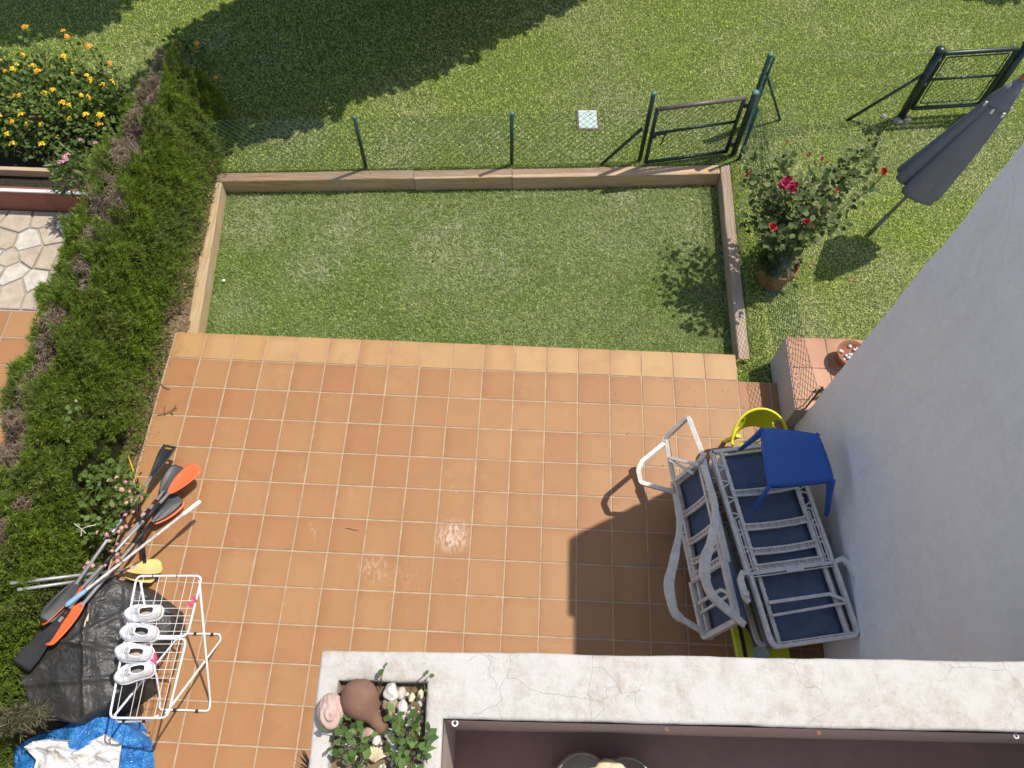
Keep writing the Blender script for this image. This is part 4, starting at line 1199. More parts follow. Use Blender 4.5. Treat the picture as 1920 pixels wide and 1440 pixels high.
for (p, k) in (((6.365, 1.439, 0.980), 'r'), ((6.145, 1.277, 1.000), 'r'), ((6.193, 1.258, 0.960), 'r'), ((5.792, 1.191, 1.020), 'r'), ((6.972, 1.910, 1.080), 'r'),
               ((5.966, 1.686, 1.150), 'c'), ((5.879, 1.594, 1.140), 'c'), ((5.990, 1.589, 1.120), 'c'), ((5.896, 1.590, 1.200), 'c'), ((6.041, 1.651, 1.100), 'c'),
               ((6.370, 2.054, 1.080), 'f'), ((6.057, 2.289, 1.050), 'f'), ((5.629, 1.850, 1.060), 'f'), ((5.608, 1.861, 1.000), 'f'), ((6.502, 1.705, 1.000), 'f'), ((6.405, 1.537, 0.980), 'f'), ((5.859, 2.329, 1.000), 'f'), ((6.260, 2.136, 1.050), 'f')):
    o = bpy.data.objects.new('rose_bloom', rm[k]); o.location = Vector(p) - ORG[rp.name]
    o.rotation_euler = (random.uniform(-.5, .5), random.uniform(-.5, .5), random.uniform(0, 6)); link(o, rp)
# rose hips on the long shoot
mb = MB()
for p in ((6.964, 2.459, 1.060), (6.996, 2.384, 1.060), (6.932, 2.386, 1.040), (6.852, 2.252, 1.020), (6.883, 2.239, 1.020)):
    mb.lathe([(0, -.02), (.014, -.012), (.02, 0), (.014, .014), (0, .02)], p, 10)
mb.build('rose_hip', M['rose_leaf'], rp, True)
# fallen petals
for (p, l) in (((6.613, 1.580, -0.115), 'fallen red rose petal on the grass right of the pot'), ((7.039, 1.409, -0.115), 'fallen faded petal on the grass in the parasol shadow side')):
    tag(MB().lathe([(0, .004), (.012, .0), (.016, .006)], p, 8, sx=1.2).build('fallen_petal', M['fl_faded']), l, 'petal')

# ---- trees standing outside the frame; their crowns shade the lawn
def tree(name, label, sc, h, ax_maj, ax_min, zr, ang, n_leaf, trunk):
    k = h / math.tan(SUN_EL)
    c = np.array([sc[0] + math.cos(SUN_AZ) * k, sc[1] + math.sin(SUN_AZ) * k, h + LAWN])
    t = thing(name, label, 'tree', (trunk[0], trunk[1], LAWN), 'trees beyond the lawn')
    q = rng.normal(size=(n_leaf, 3)); q /= np.linalg.norm(q, axis=1)[:, None]
    rr = rng.uniform(0, 1, n_leaf) ** .4 * (1 + .13 * snoise(q, 61, 3, 4.0))
    q = q * rr[:, None]
    q[:, 1] *= np.sqrt((1 - np.clip(np.abs(q[:, 0]), 0, .97) ** 4) / (1 - np.clip(np.abs(q[:, 0]), 0, .97) ** 2))
    ca, sa = math.cos(ang), math.sin(ang)
    X = q[:, 0] * ax_maj; Y = q[:, 1] * ax_min
    P = c + np.column_stack([X * ca - Y * sa, X * sa + Y * ca, q[:, 2] * zr])
    V, F = leaves(P, q, rng.uniform(.12, .22, n_leaf), .4)
    tag(np_mesh('crown', V, F, M['tree_leaf'], t), None, None, None, 'stuff')
    mb = MB(); b0 = Vector((trunk[0], trunk[1], LAWN - .2)); cv = Vector(c)
    mb.tube([b0, b0.lerp(Vector((cv.x, cv.y, cv.z)), .45) + Vector((0, 0, .6)), cv], [.24, .17, .07], 10)
    for k2 in range(12):
        i = random.randrange(n_leaf); s0 = b0.lerp(cv, random.uniform(.6, .95)); mb.tube([s0, s0.lerp(Vector(P[i]), .5) + Vector((0, 0, .2)), Vector(P[i])], [.05, .035, .012], 6)
    mb.build('trunk', M['bark'], t)
tree('tall_tree', 'tall broad-crowned tree across the lawn shading the far grass', (1.72, 6.09), 3.5, 4.45, 1.40, .65, R_(38), 24000, (5.2, 9.6))
tree('round_tree', 'round-crowned tree across the lawn shading the far left corner', (-3.75, 5.75), 4.2, 1.35, .95, .7, R_(20), 3400, (-1.2, 9.5))
tree('young_tree', 'young tree across the lawn shading the far right corner', (10.4, 7.0), 4.0, 1.2, .55, .5, R_(15), 2000, (12.6, 9.0))

for (nm_, lab, cx, cy, h, r) in (('sky_blocking_tree', 'unseen broad tree added to block sky light, left of centre', -1.5, 10.6, 4.6, 2.7), ('sky_blocking_tree', 'unseen broad tree added to block sky light, centre', 4.2, 11.6, 5.0, 3.0), ('sky_blocking_tree', 'unseen broad tree added to block sky light, right', 10.5, 12.4, 5.0, 2.9)):  # out of view, added to block sky light and deepen the lawn's shade
    k = h / math.tan(SUN_EL)
    tree(nm_, lab, (cx - math.cos(SUN_AZ) * k, cy - math.sin(SUN_AZ) * k), h, r, r * .9, 2.3, .3, 6000, (cx, cy + .2))

# ================================================================== CLUTTER ON THE TERRACE
# ---- kayak paddles
def blade(neck, tip, width, mat, parent, roll=0.0, square=False, spoon=.03, name='blade', slot=False):
    a = Vector(neck); b = Vector(tip); d = (b - a); L = d.length; d.normalize()
    s = d.cross(Vector((0, 0, 1))).normalized(); n = s.cross(d).normalized()
    c, k = math.cos(roll), math.sin(roll)
    s, n = s * c + n * k, n * c - s * k
    mb = MB(); nu, nv = 18, 8
    def wd(u):
        if square: return .16 + .84 * min(1, (u / .75)) ** .8
        return .14 + .86 * math.sin(math.pi * min(1, (u + .02) ** .75) * .62) * (1 - max(0, (u - .86) / .14) ** 2.2 * .62)
    def f(u, v):
        t = v * 2 - 1
        e = .5 * width * wd(u) * t
        if not square: e += .012 * (u ** 2)          # slight asymmetry
        z = spoon * (t * t - .4) * math.sin(math.pi * u) * .5 + spoon * (u ** 2) * .6 + (.006 if abs(t) < .14 else 0) * (1 - u)
        return a + d * (L * u) + s * e + n * z
    P = [f(i / nu, j / nv) for i in range(nu + 1) for j in range(nv + 1)]
    F = []
    for i in range(nu):
        for j in range(nv):
            if slot and i == nu - 2 and 2 <= j <= 5: continue
            q = i * (nv + 1) + j
            F.append((q, q + nv + 1, q + nv + 2, q + 1))
    mb.add(P, F)
    o = mb.build(name, mat, parent, True)
    o.modifiers.new('s', 'SOLIDIFY').thickness = .007
    return o
def paddle(label, tipA, neckA, neckB, tipB, matA, matB, wA=.165, wB=.165, rA=0, rB=0, sqA=False, sqB=False, slot=False, sleeves=((.04, .10), (.22, .34), (.62, .74), (.92, .97)), shaft='alu'):
    t = thing('kayak_paddle', label, 'paddle', tuple((Vector(neckA) + Vector(neckB)) / 2), 'paddles heaped beside the hedge')
    a, b = Vector(neckA), Vector(neckB); e = (b - a).normalized() * .03
    mb = MB(); mb.tube([a - e, b + e], .0145, 12); mb.build('shaft', M[shaft], t, True)
    for (u, v) in sleeves:
        mb = MB(); mb.tube([a.lerp(b, u), a.lerp(b, v)], .0172, 12); mb.build('grip', M['black_rubber'], t, True)
    if tipA: blade(neckA, tipA, wA, M[matA], t, rA, sqA, slot=slot)
    if tipB: blade(neckB, tipB, wB, M[matB], t, rB, sqB)
    return t
paddle('paddle with square black blade and slot, uppermost of the heap', (0.040, -1.080, 0.200), (-0.038, -1.444, 0.280), (-0.264, -2.461, 0.560), (-0.420, -2.800, 0.570), 'blade_black', 'blade_black', .15, .15, .15, .5, True, False, True, ((.30, .42), (.55, .62)))
paddle('paddle whose black blade lies left of the big orange blade', (0.108, -1.241, 0.100), (0.048, -1.539, 0.160), (-0.285, -2.774, 0.600), (-0.549, -3.137, 0.500), 'blade_black', 'blade_black', .16, .16, -.25, .5, False, True, False, ((.06, .10), (.14, .26), (.93, .99)))
paddle('paddle with the big sunlit orange blade on the tiles', (0.342, -1.263, 0.200), (0.141, -1.551, 0.220), (-0.211, -2.490, 0.540), (-0.451, -2.829, 0.530), 'blade_orange', 'blade_orange', .175, .16, .12, -.75, False, False, False, ((.12, .32), (.66, .8)))
paddle('paddle with dark blade edged in orange under the big orange blade', (0.180, -1.534, 0.100), (0.036, -1.803, 0.160), (-0.161, -2.636, 0.560), (-0.384, -2.967, 0.520), 'blade_black', 'blade_orange', .15, .17, -.55, -.2, False, False, False, ((.02, .3), (.5, .62)))
ob = [o for o in bpy.data.objects if o.name.startswith('kayak_paddle')][-1]
blade((0.036, -1.815, 0.130), (0.193, -1.550, 0.070), .15, M['blade_orange'], ob, -.55, name='orange_facing')
yp = paddle('slim yellow-bladed paddle with black shaft standing out of the heap', (-0.303, -1.214, 0.220), (-0.171, -1.462, 0.240), (0.069, -2.165, 0.200), None, 'yellow', 'yellow', .15, .15, 1.25, 0, sleeves=(), shaft='black_rubber')
paddle('grey paddle shaft with pale yellow blade, white cap at hedge end', (0.192, -2.202, 0.100), (-0.042, -2.280, 0.260), (-0.636, -2.545, 0.800), None, 'blade_yellow', 'blade_yellow', .17, .1, .35, 0, sleeves=())
paddle('lower grey paddle shaft with yellow blade half hidden below another', (0.127, -2.273, 0.040), (-0.098, -2.306, 0.160), (-0.588, -2.585, 0.760), None, 'blade_yellow', 'blade_yellow', .15, .1, .2, 0, sleeves=())
wp = thing('white_pole', 'flaking white pole with pale blue grip lying across the paddles', 'pole', (0.084, -2.190, 0.450))
a, b = Vector((0.499, -1.657, 0.340)), Vector((-0.241, -2.631, 0.600))
mb = MB(); mb.tube([a.lerp(b, k / 8) for k in range(9)], .013, 12); mb.build('tube', M['pole_white'], wp, True)
mb = MB(); mb.tube([a + (a - b).normalized() * .012, a.lerp(b, .02), a.lerp(b, .13), a.lerp(b, .15)], [.016, .022, .020, .014], 14); mb.build('end_cap', M['white_plastic'], wp, True)
mb = MB(); e = (b - a).normalized(); mb.tube([b - e * .13, b - e * .1, b + e * .03, b + e * .06], [.015, .021, .023, .012], 12); mb.build('grip', M['pale_blue'], wp, True)
mb = MB(); q = a.lerp(b, .62)
mb.tube([q, q + e * .02], .017, 12); mb.build('collar', M['pole_steel'], wp, True)
for (px, lab) in (((-0.795, -2.499, 0.560), 0), ((-0.745, -2.541, 0.520), 1)):
    pass

# ---- black tarpaulin over a low heap
def heap(name, label, cat, poly, zc, mat, fold=.03, ztop=None, seeds=71, nr=40, na=160, skirt=True, creases=()):
    t = thing(name, label, cat, (sum(p[0] for p in poly) / len(poly), sum(p[1] for p in poly) / len(poly), 0))
    c = Vector((sum(p[0] for p in poly) / len(poly), sum(p[1] for p in poly) / len(poly), zc))
    m = len(poly)
    per = [(Vector(poly[(i + 1) % m]) - Vector(poly[i])).length for i in range(m)]
    tot = sum(per)
    def edge(s):
        s = (s % 1.0) * tot
        for i in range(m):
            if s <= per[i]: return Vector(poly[i]).lerp(Vector(poly[(i + 1) % m]), s / per[i])
            s -= per[i]
        return Vector(poly[0])
    E = [edge(k / na) for k in range(na)]
    V = []; rows = nr + 1 + (4 if skirt else 0)
    for i in range(rows):
        u = min(1.0, .02 + .98 * i / nr)
        for k in range(na):
            p = c.lerp(E[k], u)
            if i > nr:
                j = (i - nr) / 4
                out = (E[k] - c); out.z = 0; out.normalize()
                p = E[k] + out * (.03 * j + .02 * j * j); p.z = E[k].z * (1 - j) + .006
            V.append(p)
    A = np.array([v[:] for v in V])
    n1 = snoise(A, seeds, 3, 5.0); n2 = snoise(A, seeds + 1, 3, 15.0); n3 = np.abs(snoise(A, seeds + 2, 2, 8.0))
    rr = np.minimum(1, (np.arange(rows) / nr))[:, None].repeat(na, 1).ravel()
    amp = np.where(np.arange(rows)[:, None].repeat(na, 1).ravel() >= rows - 1, 0.0, 1.0)
    A[:, 2] += amp * (fold * n1 + fold * .35 * n2 + fold * .9 * (.5 - n3))
    for (cx_, cy_, ang_, k_) in creases:
        dd = (A[:, 0] - cx_) * math.cos(ang_) + (A[:, 1] - cy_) * math.sin(ang_) + .02 * n1
        A[:, 2] += amp * k_ * np.exp(-(dd / .022) ** 2)
    A[:, 2] = np.maximum(A[:, 2], .006)
    A[:, 0] += amp * .010 * n2; A[:, 1] += amp * .010 * n1
    i = np.arange(rows - 1)[:, None]; k = np.arange(na)[None, :]; k2 = (k + 1) % na
    F = np.stack([i * na + k, i * na + k2, (i + 1) * na + k2, (i + 1) * na + k], -1).reshape(-1, 4)
    ctr = len(A); A = np.vstack([A, [[c.x, c.y, A[:na, 2].mean()]]])
    me_o = np_mesh('sheet', np.concatenate([A]), F, mat, t, True)
    bm = bmesh.new(); bm.from_mesh(me_o.data); bm.verts.ensure_lookup_table()
    bmesh.ops.holes_fill(bm, edges=[e for e in bm.edges if e.is_boundary and all((v.co - (c - ORG[t.name])).length < .15 for v in e.verts)], sides=0)
    bmesh.ops.recalc_face_normals(bm, faces=bm.faces); bm.to_mesh(me_o.data); bm.free()
    return t
tp = heap('tarpaulin', 'creased black tarpaulin draped over a heap beside the hedge', 'tarpaulin',
     [(-0.090, -2.380, 0.340), (0.122, -2.443, 0.250), (0.413, -2.618, 0.160), (0.440, -2.758, 0.140), (0.288, -3.009, 0.220), (0.338, -3.234, 0.260), (0.171, -3.372, 0.360), (-0.072, -3.536, 0.340), (-0.430, -3.467, 0.360), (-0.612, -3.185, 0.400), (-0.522, -2.824, 0.460), (-0.445, -2.572, 0.460)], .46, M['tarp'], .022, creases=((-.05, -2.95, 1.45, .03), (0, -3.2, 1.7, .025), (-.1, -2.9, .2, .03), (.2, -2.9, .35, .02), (-.3, -3.0, 2.3, .02)))
mb = MB(); mb.tube([(-0.130, -2.868, 0.500), (-0.133, -2.776, 0.505), (-0.125, -2.706, 0.500), (-0.114, -2.772, 0.510)], .006, 6); mb.build('cord', M['shell_cream'], tp, True)

# ---- blue plastic bag with white cloth
bgp = [(-0.625, -3.720, 0.100), (-0.478, -3.628, 0.140), (-0.308, -3.573, 0.160), (-0.108, -3.510, 0.200), (0.113, -3.477, 0.220), (0.295, -3.532, 0.200), (0.399, -3.655, 0.140), (0.468, -3.827, 0.060), (0.502, -4.055, 0.050), (-0.019, -4.191, 0.050), (-0.572, -4.066, 0.060)]
bag = heap('blue_bag', 'shiny blue plastic bag slumped on the tiles below the tarpaulin', 'bag', bgp, .22, M['bag'], .045, seeds=81)
clp = [(-0.479, -3.718, 0.240), (-0.408, -3.677, 0.260), (-0.282, -3.656, 0.280), (-0.115, -3.656, 0.270), (0.015, -3.673, 0.260), (0.167, -3.597, 0.280), (0.307, -3.664, 0.260), (0.320, -3.835, 0.240), (0.272, -4.062, 0.200), (-0.104, -4.079, 0.200), (-0.357, -3.923, 0.220), (-0.349, -3.809, 0.240)]
cl = heap('white_cloth', 'crumpled white cloth bulging out of the blue bag', 'cloth', clp, .33, M['cloth'], .06, seeds=91, skirt=False, creases=((.1, -3.7, .9, .03), (.2, -3.75, 2.1, .03), (0, -3.75, 1.5, .03), (.3, -3.72, 1.2, .025)))
del cl

# ---- folding drying rack
rk = thing('drying_rack', 'white folding wire drying rack standing over the tarpaulin edge', 'drying rack', (.66, -3.0, 0))
RZ = .90
UL, UR, LR, LL = Vector((.385, -2.465, RZ)), Vector((.905, -2.44, RZ)), Vector((.888, -3.485, RZ)), Vector((.462, -3.505, RZ))
def side(u, left): return (UL.lerp(LL, u) if left else UR.lerp(LR, u))
for (u0, u1) in ((0.0, .445), (.462, 1.0)):
    mb = MB(); mb.tube(loop_pts([side(u0, 1), side(u0, 0), side(u1, 0), side(u1, 1)], .05, 5), .0085, 10, closed=True)
    fr = mb.build('wing_frame', M['white_metal'], rk, True)
    mb = MB()
    for k in range(5):
        u = u0 + (u1 - u0) * ((.42 + .125 * k) if u0 == 0 else (.07 + .11 * k))
        mb.tube([side(u, 1), side(u, 0)], .0021, 5)
    for v in (.11, .35, .46, .77, .89):
        mb.tube([side(u0, 1).lerp(side(u0, 0), v), side(u1, 1).lerp(side(u1, 0), v)], .0021, 5)
    mb.build('wires', M['white_metal'], fr)
mb = MB(); f1 = arc_pts([side(.03, 0) + Vector((-.022, 0, -.02)), (.855, -3.30, .012), (.862, -3.375, .012), (.80, -3.378, .012), (.50, -3.382, .012), (.435, -3.385, .012), (.43, -3.31, .012), side(.04, 1) + Vector((.03, 0, -.02))], .05, 4)
mb.tube(f1, .0085, 10); lg = mb.build('leg_frame', M['white_metal'], rk, True)
for x in (.57, .76): MB().box((x, -3.381, .012), (.025, .022, .022)).build('foot', M['black_rubber'], lg)
mb = MB(); f2 = arc_pts([side(.97, 0) + Vector((-.03, 0, -.025)), (.835, -2.80, .012), (.815, -2.752, .012), (.77, -2.752, .012), (.50, -2.762, .012), (.45, -2.765, .012), (.445, -2.81, .012), side(.97, 1) + Vector((.03, 0, -.025))], .05, 4)
mb.tube(f2, .0085, 10); lg = mb.build('leg_frame', M['white_metal'], rk, True)
for x in (.60, .75): MB().box((x, -2.757, .012), (.025, .022, .022)).build('foot', M['black_rubber'], lg)
mb = MB(); mb.tube(arc_pts([side(.97, 1) + Vector((.02, .0, -.03)), side(1.02, 1) + Vector((.03, 0, -.06)), side(1.02, 0) + Vector((-.14, 0, -.06)), side(.985, 0) + Vector((-.09, 0, -.04))], .03, 4), .008, 10); mb.build('cross_bar', M['white_metal'], rk, True)
for u in (.2, .55):
    q = side(1.02, 1).lerp(side(1.02, 0), u) + Vector((0, 0, -.06)); MB().box(q, (.02, .022, .022)).build('clip', M['black_rubber'], rk)
for v in (.25, .62): MB().box(side(0, 1).lerp(side(0, 0), v), (.006, .02, .02)).build('clip', M['black_rubber'], rk)
for (p, rz) in (((0.894, -2.630, 0.920), .6), ((0.865, -2.669, 0.920), .9), ((0.694, -3.066, 0.920), .4), ((0.686, -3.101, 0.920), .91)):
    tag(MB().box(p, (.012, .05, .014), rz=rz).box((p[0] + .008, p[1] + .004, p[2]), (.010, .05, .012), rz=rz + .14).build('clothes_peg', M['pink']), 'pink clothes peg %s' % {.6: 'farthest right on the drying rack wires', .9: 'beside another peg on the rack, the one nearer the shoes', .4: 'near the heel of the third shoe, upper of two', .91: 'near the heel of the third shoe, lower of two'}[rz], 'peg', 'pink pegs on the rack')

M['lace'] = simple('grey_white_laces', (0.50, 0.50, 0.51), (0.42, 0.42, 0.43), 20, .9)
# ---- white sneakers, toes to the hedge
def sneaker(label, c, rz, L=.295, flip=1, tongue=.0, tilt=0.0):
    t = thing('sneaker', label, 'shoe', c, 'white sneakers drying on the rack')
    Mx = Matrix.Translation(c) @ Matrix.Rotation(rz, 4, 'Z') @ Matrix.Rotation(tilt, 4, 'Y')
    def hw(s):     # half width along the shoe, s = 0 heel .. 1 toe
        return .5 * L * (.27 + .05 * math.sin(math.pi * min(1, s * 1.1)) + .055 * math.exp(-((s - .70) / .2) ** 2)) * (1 - max(0, (s - .80) / .2) ** 2 * .72) * (1 - max(0, (.14 - s) / .14) ** 2 * .55) * .66 / .5
    def yc(s): return flip * L * .022 * math.sin((s - .2) * 4.0)
    # sole
    mb = MB(); n = 28
    ring = [(s, 1) for s in np.linspace(0, 1, n)] + [(s, -1) for s in np.linspace(1, 0, n)]
    for (zz, k) in ((0, .97), (.006, 1.04), (.024, 1.06), (.03, 1.0)):
        for (s, sd) in ring:
            mb.v.append(Vector(((s - .5) * L * (1.0 if k < 1.05 else 1.015), yc(s) + sd * hw(s) * k, zz + .012 * max(0, s - .85) * 3)))
    m = len(ring)
    for i in range(3):
        for k in range(m): mb.f.append((i * m + k, i * m + (k + 1) % m, (i + 1) * m + (k + 1) % m, (i + 1) * m + k))
    mb.f.append(tuple(range(m - 1, -1, -1))); mb.f.append(tuple(3 * m + k for k in range(m)))
    mb.build('sole', M['sole'], t, True, M=Mx)
    # upper
    def ht(s):
        return .030 + (.040 + .012 * s) * (1 - max(0, (s - .45) / .55) ** 1.6) + .034 * (1 - min(1, max(0, (s - .05) / .5))) + .022 * math.exp(-((s - .47) / .10) ** 2) - .05 * max(0, s - .93) * 3
    nu, nv = 34, 20
    P = []; F = []
    for i in range(nu + 1):
        s = .012 + .976 * i / nu
        for j in range(nv + 1):
            a = math.pi * j / nv
            y = math.cos(a); z = math.sin(a)
            yy_ = math.copysign(abs(y) ** .72, y); zz = abs(z) ** .62
            pinch = 1 - .30 * zz * (1 if s < .62 else .7)
            P.append(Vector(((s - .5) * L, yc(s) + yy_ * hw(s) * .98 * pinch, .028 + (ht(s) - .0) * zz)))
    def inhole(i, j):
        s = i / nu; v = j / nv - .5
        return ((s - .29) / .20) ** 2 + (v / .225) ** 2 < 1
    for i in range(nu):
        for j in range(nv):
            if inhole(i + .5, j + .5): continue
            q = i * (nv + 1) + j
            F.append((q, q + 1, q + nv + 2, q + nv + 1))
    F.append(tuple(range(nv, -1, -1))); F.append(tuple(nu * (nv + 1) + j for j in range(nv + 1)))
    mb = MB(); mb.add(P, F); up = mb.build('upper', M['shoe'], t, True, M=Mx)
    sm = up.modifiers.new('s', 'SOLIDIFY'); sm.thickness = .005; sm.offset = -1
    # padded collar ring
    ring = []
    for k in range(28):
        a = 2 * math.pi * k / 28; s = .29 + .20 * math.cos(a); v = .5 + .225 * math.sin(a)
        an = math.pi * v; zz = abs(math.sin(an)) ** .62; y = math.copysign(abs(math.cos(an)) ** .72, math.cos(an))
        ring.append(Vector(((s - .5) * L, yc(s) + y * hw(s) * .98 * (1 - .3 * zz), .03 + ht(s) * zz)))
    mb = MB(); mb.tube(ring, .0058, 7, closed=True); mb.build('collar', M['shoe'], t, True, M=Mx)
    mb = MB(); mb.v += [Vector(((s - .5) * L, yc(s) + sd * hw(s) * .8, .034)) for s in (.06, .15, .3, .5, .6) for sd in (-1, 1)]
    mb.f += [(2 * i, 2 * i + 1, 2 * i + 3, 2 * i + 2) for i in range(4)]
    mb.build('insole', M['insole'] if flip > 0 else M['lining'], t, M=Mx)
    mb = MB(); mb.grid(lambda u, v: Vector(((.50 + .16 * (u - .35) - .5) * L, (v - .5) * .045, .028 + ht(.50 + .16 * (u - .35)) + .006 + .030 * max(0, .4 - u))), 6, 4)
    tg = mb.build('tongue', M['shoe'], t, True, M=Mx); tg.modifiers.new('s', 'SOLIDIFY').thickness = .006
    mb = MB()
    for k in range(5):
        s = .50 + .055 * k; z = .028 + ht(s) + .008
        mb.tube([((s - .5) * L, -.026, z - .010), ((s - .5) * L + .006, 0, z + .002), ((s - .5) * L, .026, z - .010)], .0036, 5)
    sm_ = []
    for k in range(13):
        an = math.pi * (.06 + .88 * k / 12); s = .74 - .05 * math.sin(an); zz = abs(math.sin(an)) ** .62; y = math.copysign(abs(math.cos(an)) ** .72, math.cos(an))
        sm_.append(((s - .5) * L, yc(s) + y * hw(s) * 1.0 * (1 - .22 * zz), .031 + ht(s) * zz))
    mb.tube(sm_, .0022, 5)
    z = .028 + ht(.48) + .012; x0 = -.02 * L
    mb.tube([(x0, 0, z), (x0 - .01, .03 * flip, z + .008), (x0 - .03, .055 * flip, z - .02), (x0 - .055, .062 * flip, .02), (x0 - .07, .07 * flip, .004)], .0024, 5)
    mb.tube([(x0, 0, z), (x0 + .02, -.03, z + .004), (x0 + .0, -.05, z - .02), (x0 - .01, -.03, z - .01), (x0, 0, z)], .0024, 5)
    mb.build('laces', M['lace'], t, M=Mx)
sneaker('far white sneaker with beige insole, first from the rack\'s far end', (.530, -2.752, RZ + .003), math.pi + .06, flip=1)
sneaker('white sneaker second from the rack\'s far end, just above the centre bar', (.535, -2.902, RZ + .003), math.pi - .02, flip=-1)
sneaker('white sneaker third from the rack\'s far end, just below the centre bar', (.535, -3.045, RZ + .003), math.pi - .10, flip=1)
sneaker('near white sneaker turned askew, last towards the balcony', (.578, -3.19, RZ + .003), math.pi + .30, flip=-1)

# ---- sun loungers
def lat(mb, a, b, c, d, n, r=.005):
    """zigzag bracing between the lines a-b and c-d"""
    a, b, c, d = map(Vector, (a, b, c, d))
    for k in range(n):
        mb.tube([a.lerp(b, k / n), c.lerp(d, (k + .5) / n), a.lerp(b, (k + 1) / n)], r, 4, caps=False)
def strip(mb, pts, w, h, up):
    """flat plastic bar of rectangular section along pts; up = direction of the height"""
    up = Vector(up).normalized(); pts = [Vector(p) for p in pts]; n = len(pts); V = []
    for i, p in enumerate(pts):
        d = (pts[min(i + 1, n - 1)] - pts[max(i - 1, 0)]).normalized(); s = d.cross(up).normalized()
        wi = w[i] if hasattr(w, '__len__') else w
        for (x, y) in ((-1, -1), (1, -1), (1, 1), (-1, 1)): V.append(p + s * (x * wi / 2) + up * (y * h / 2))
    F = [(3, 2, 1, 0), tuple((n - 1) * 4 + k for k in range(4))]
    for i in range(n - 1):
        for k in range(4): F.append((i * 4 + k, i * 4 + (k + 1) % 4, i * 4 + 4 + (k + 1) % 4, i * 4 + 4 + k))
    mb.add(V, F)
def lounger(label, head, axis_end, side_v, half_w, nrm, detail=True, legs=True):
    hd = Vector(head); ft = Vector(axis_end); axv = ft - hd; L = axv.length; ad = axv.normalized()
    sv = Vector(side_v).normalized(); nv = Vector(nrm).normalized()
    t = thing('sun_lounger', label, 'sun lounger', (hd.x, hd.y, 0), 'loungers stacked against the wall')
    def Q(s, v, h): return hd + ad * (L * s) + sv * (v * half_w) + nv * h
    # sling
    mb = MB()
    mb.grid(lambda u, v: Q(.015 + .97 * u, -.76 + 1.52 * v, -.035 - .012 * math.sin(math.pi * v) + .004 * math.sin(u * 40)), 40, 8)
    sl = mb.build('sling', M['sling'], t, True); sl.modifiers.new('s', 'SOLIDIFY').thickness = .004
    mb = MB(); strip(mb, [Q(.0, -.97, -.02), Q(1, -.97, -.02)], .03, .05, nv); strip(mb, [Q(.0, .97, -.02), Q(1, .97, -.02)], .03, .05, nv)
    mb.build('sling_edge', M['sling'], t)
    for v in (-1, 1):
        mb = MB()
        strip(mb, [Q(0, v, 0), Q(.62, v * 1.0, 0), Q(.66, v * .98, 0)], .028, .05, nv)
        strip(mb, [Q(0, v * .77, .004), Q(1.0, v * .77, .004)], .030, .034, nv)
        for w_ in (.93, .85): strip(mb, [Q(.38, v * w_, .012), Q(.66, v * w_, .012)], .011, .014, nv)
        for k in range(15):
            s = .03 + .61 * k / 14; strip(mb, [Q(s, v * .99, .008), Q(s + (.02 if k % 2 else -.02), v * .78, .008)], .012, .016, nv)
        for k in range(24):
            s = .02 + .96 * k / 23; p = Q(s, v * .745, .012)
            strip(mb, [p, p + ad * .012], .022, .014, nv)
        mb.build('side_rail', M['beige'], t)
    for (s, bow) in ((.25, .012), (.43, .012), (.555, .012), (.63, .0)):
        mb = MB()
        for ds in (-.014, .014):
            strip(mb, [Q(s + ds + bow * (v * v - 1) * -1.0 - bow, v, .018) for v in (-.8, -.4, 0, .4, .8)], .014, .024, nv)
        for k in range(9):
            va, vb = -.8 + 1.6 * k / 9, -.8 + 1.6 * (k + 1) / 9
            oa = bow * (va * va - 1) * -1 - bow; ob = bow * (vb * vb - 1) * -1 - bow
            strip(mb, [Q(s - .014 + oa, va, .012), Q(s + .014 + ob, vb, .012)], .009, .014, nv)
            strip(mb, [Q(s + .014 + oa, va, .012), Q(s - .014 + ob, vb, .012)], .009, .014, nv)
        mb.add([Q(s - .012, -.8, .006), Q(s + .012, -.8, .006), Q(s + .012, .8, .006), Q(s - .012, .8, .006)], [(0, 1, 2, 3)])
        mb.build('slat', M['beige'], t)
    mb = MB(); strip(mb, [Q(.004, -1, 0), Q(.004, 1, 0)], .03, .05, nv); strip(mb, [Q(.03, -.78, 0), Q(.03, .78, 0)], .012, .025, nv); mb.build('end_rail', M['beige'], t)
    mb = MB()
    pts = arc_pts([Q(.66, -.98, .03), Q(.97, -.96, .03), Q(1.0, -.9, .03), Q(1.0, .9, .03), Q(.97, .97, .03), Q(.66, .98, .03)], .06, 4)
    strip(mb, pts, .03, .055, nv); strip(mb, [Q(.985, -.85, .05), Q(.985, .85, .05)], .010, .02, nv)
    for k in range(8): strip(mb, [Q(.985, -.8 + .228 * k, .05), Q(1.0, -.8 + .228 * k + .04, .05)], .007, .014, nv)
    mb.build('foot_frame', M['beige'], t)
    mb = MB()
    strip(mb, [Q(.655, -.95, .03), Q(.655, .95, .03)], .025, .03, nv); strip(mb, [Q(.672, -.92, .04), Q(.672, .92, .04)], .008, .02, nv)
    mb.build('hinge_bar', M['beige'], t)
    mb = MB(); strip(mb, [Q(.664, -.15, .05), Q(.664, .25, .05)], .024, .004, nv); mb.build('sticker', M['white_plastic'], t)
    mb = MB()
    strip(mb, [Q(.80, -.77, .045), Q(.80, .62, .05), Q(.845, .97, .05)], .026, .024, nv); strip(mb, [Q(.86, -.77, .045), Q(.85, .97, .045)], .02, .022, nv); mb.build('support_bar', M['beige'], t)
    return t, Q, ad, sv, nv
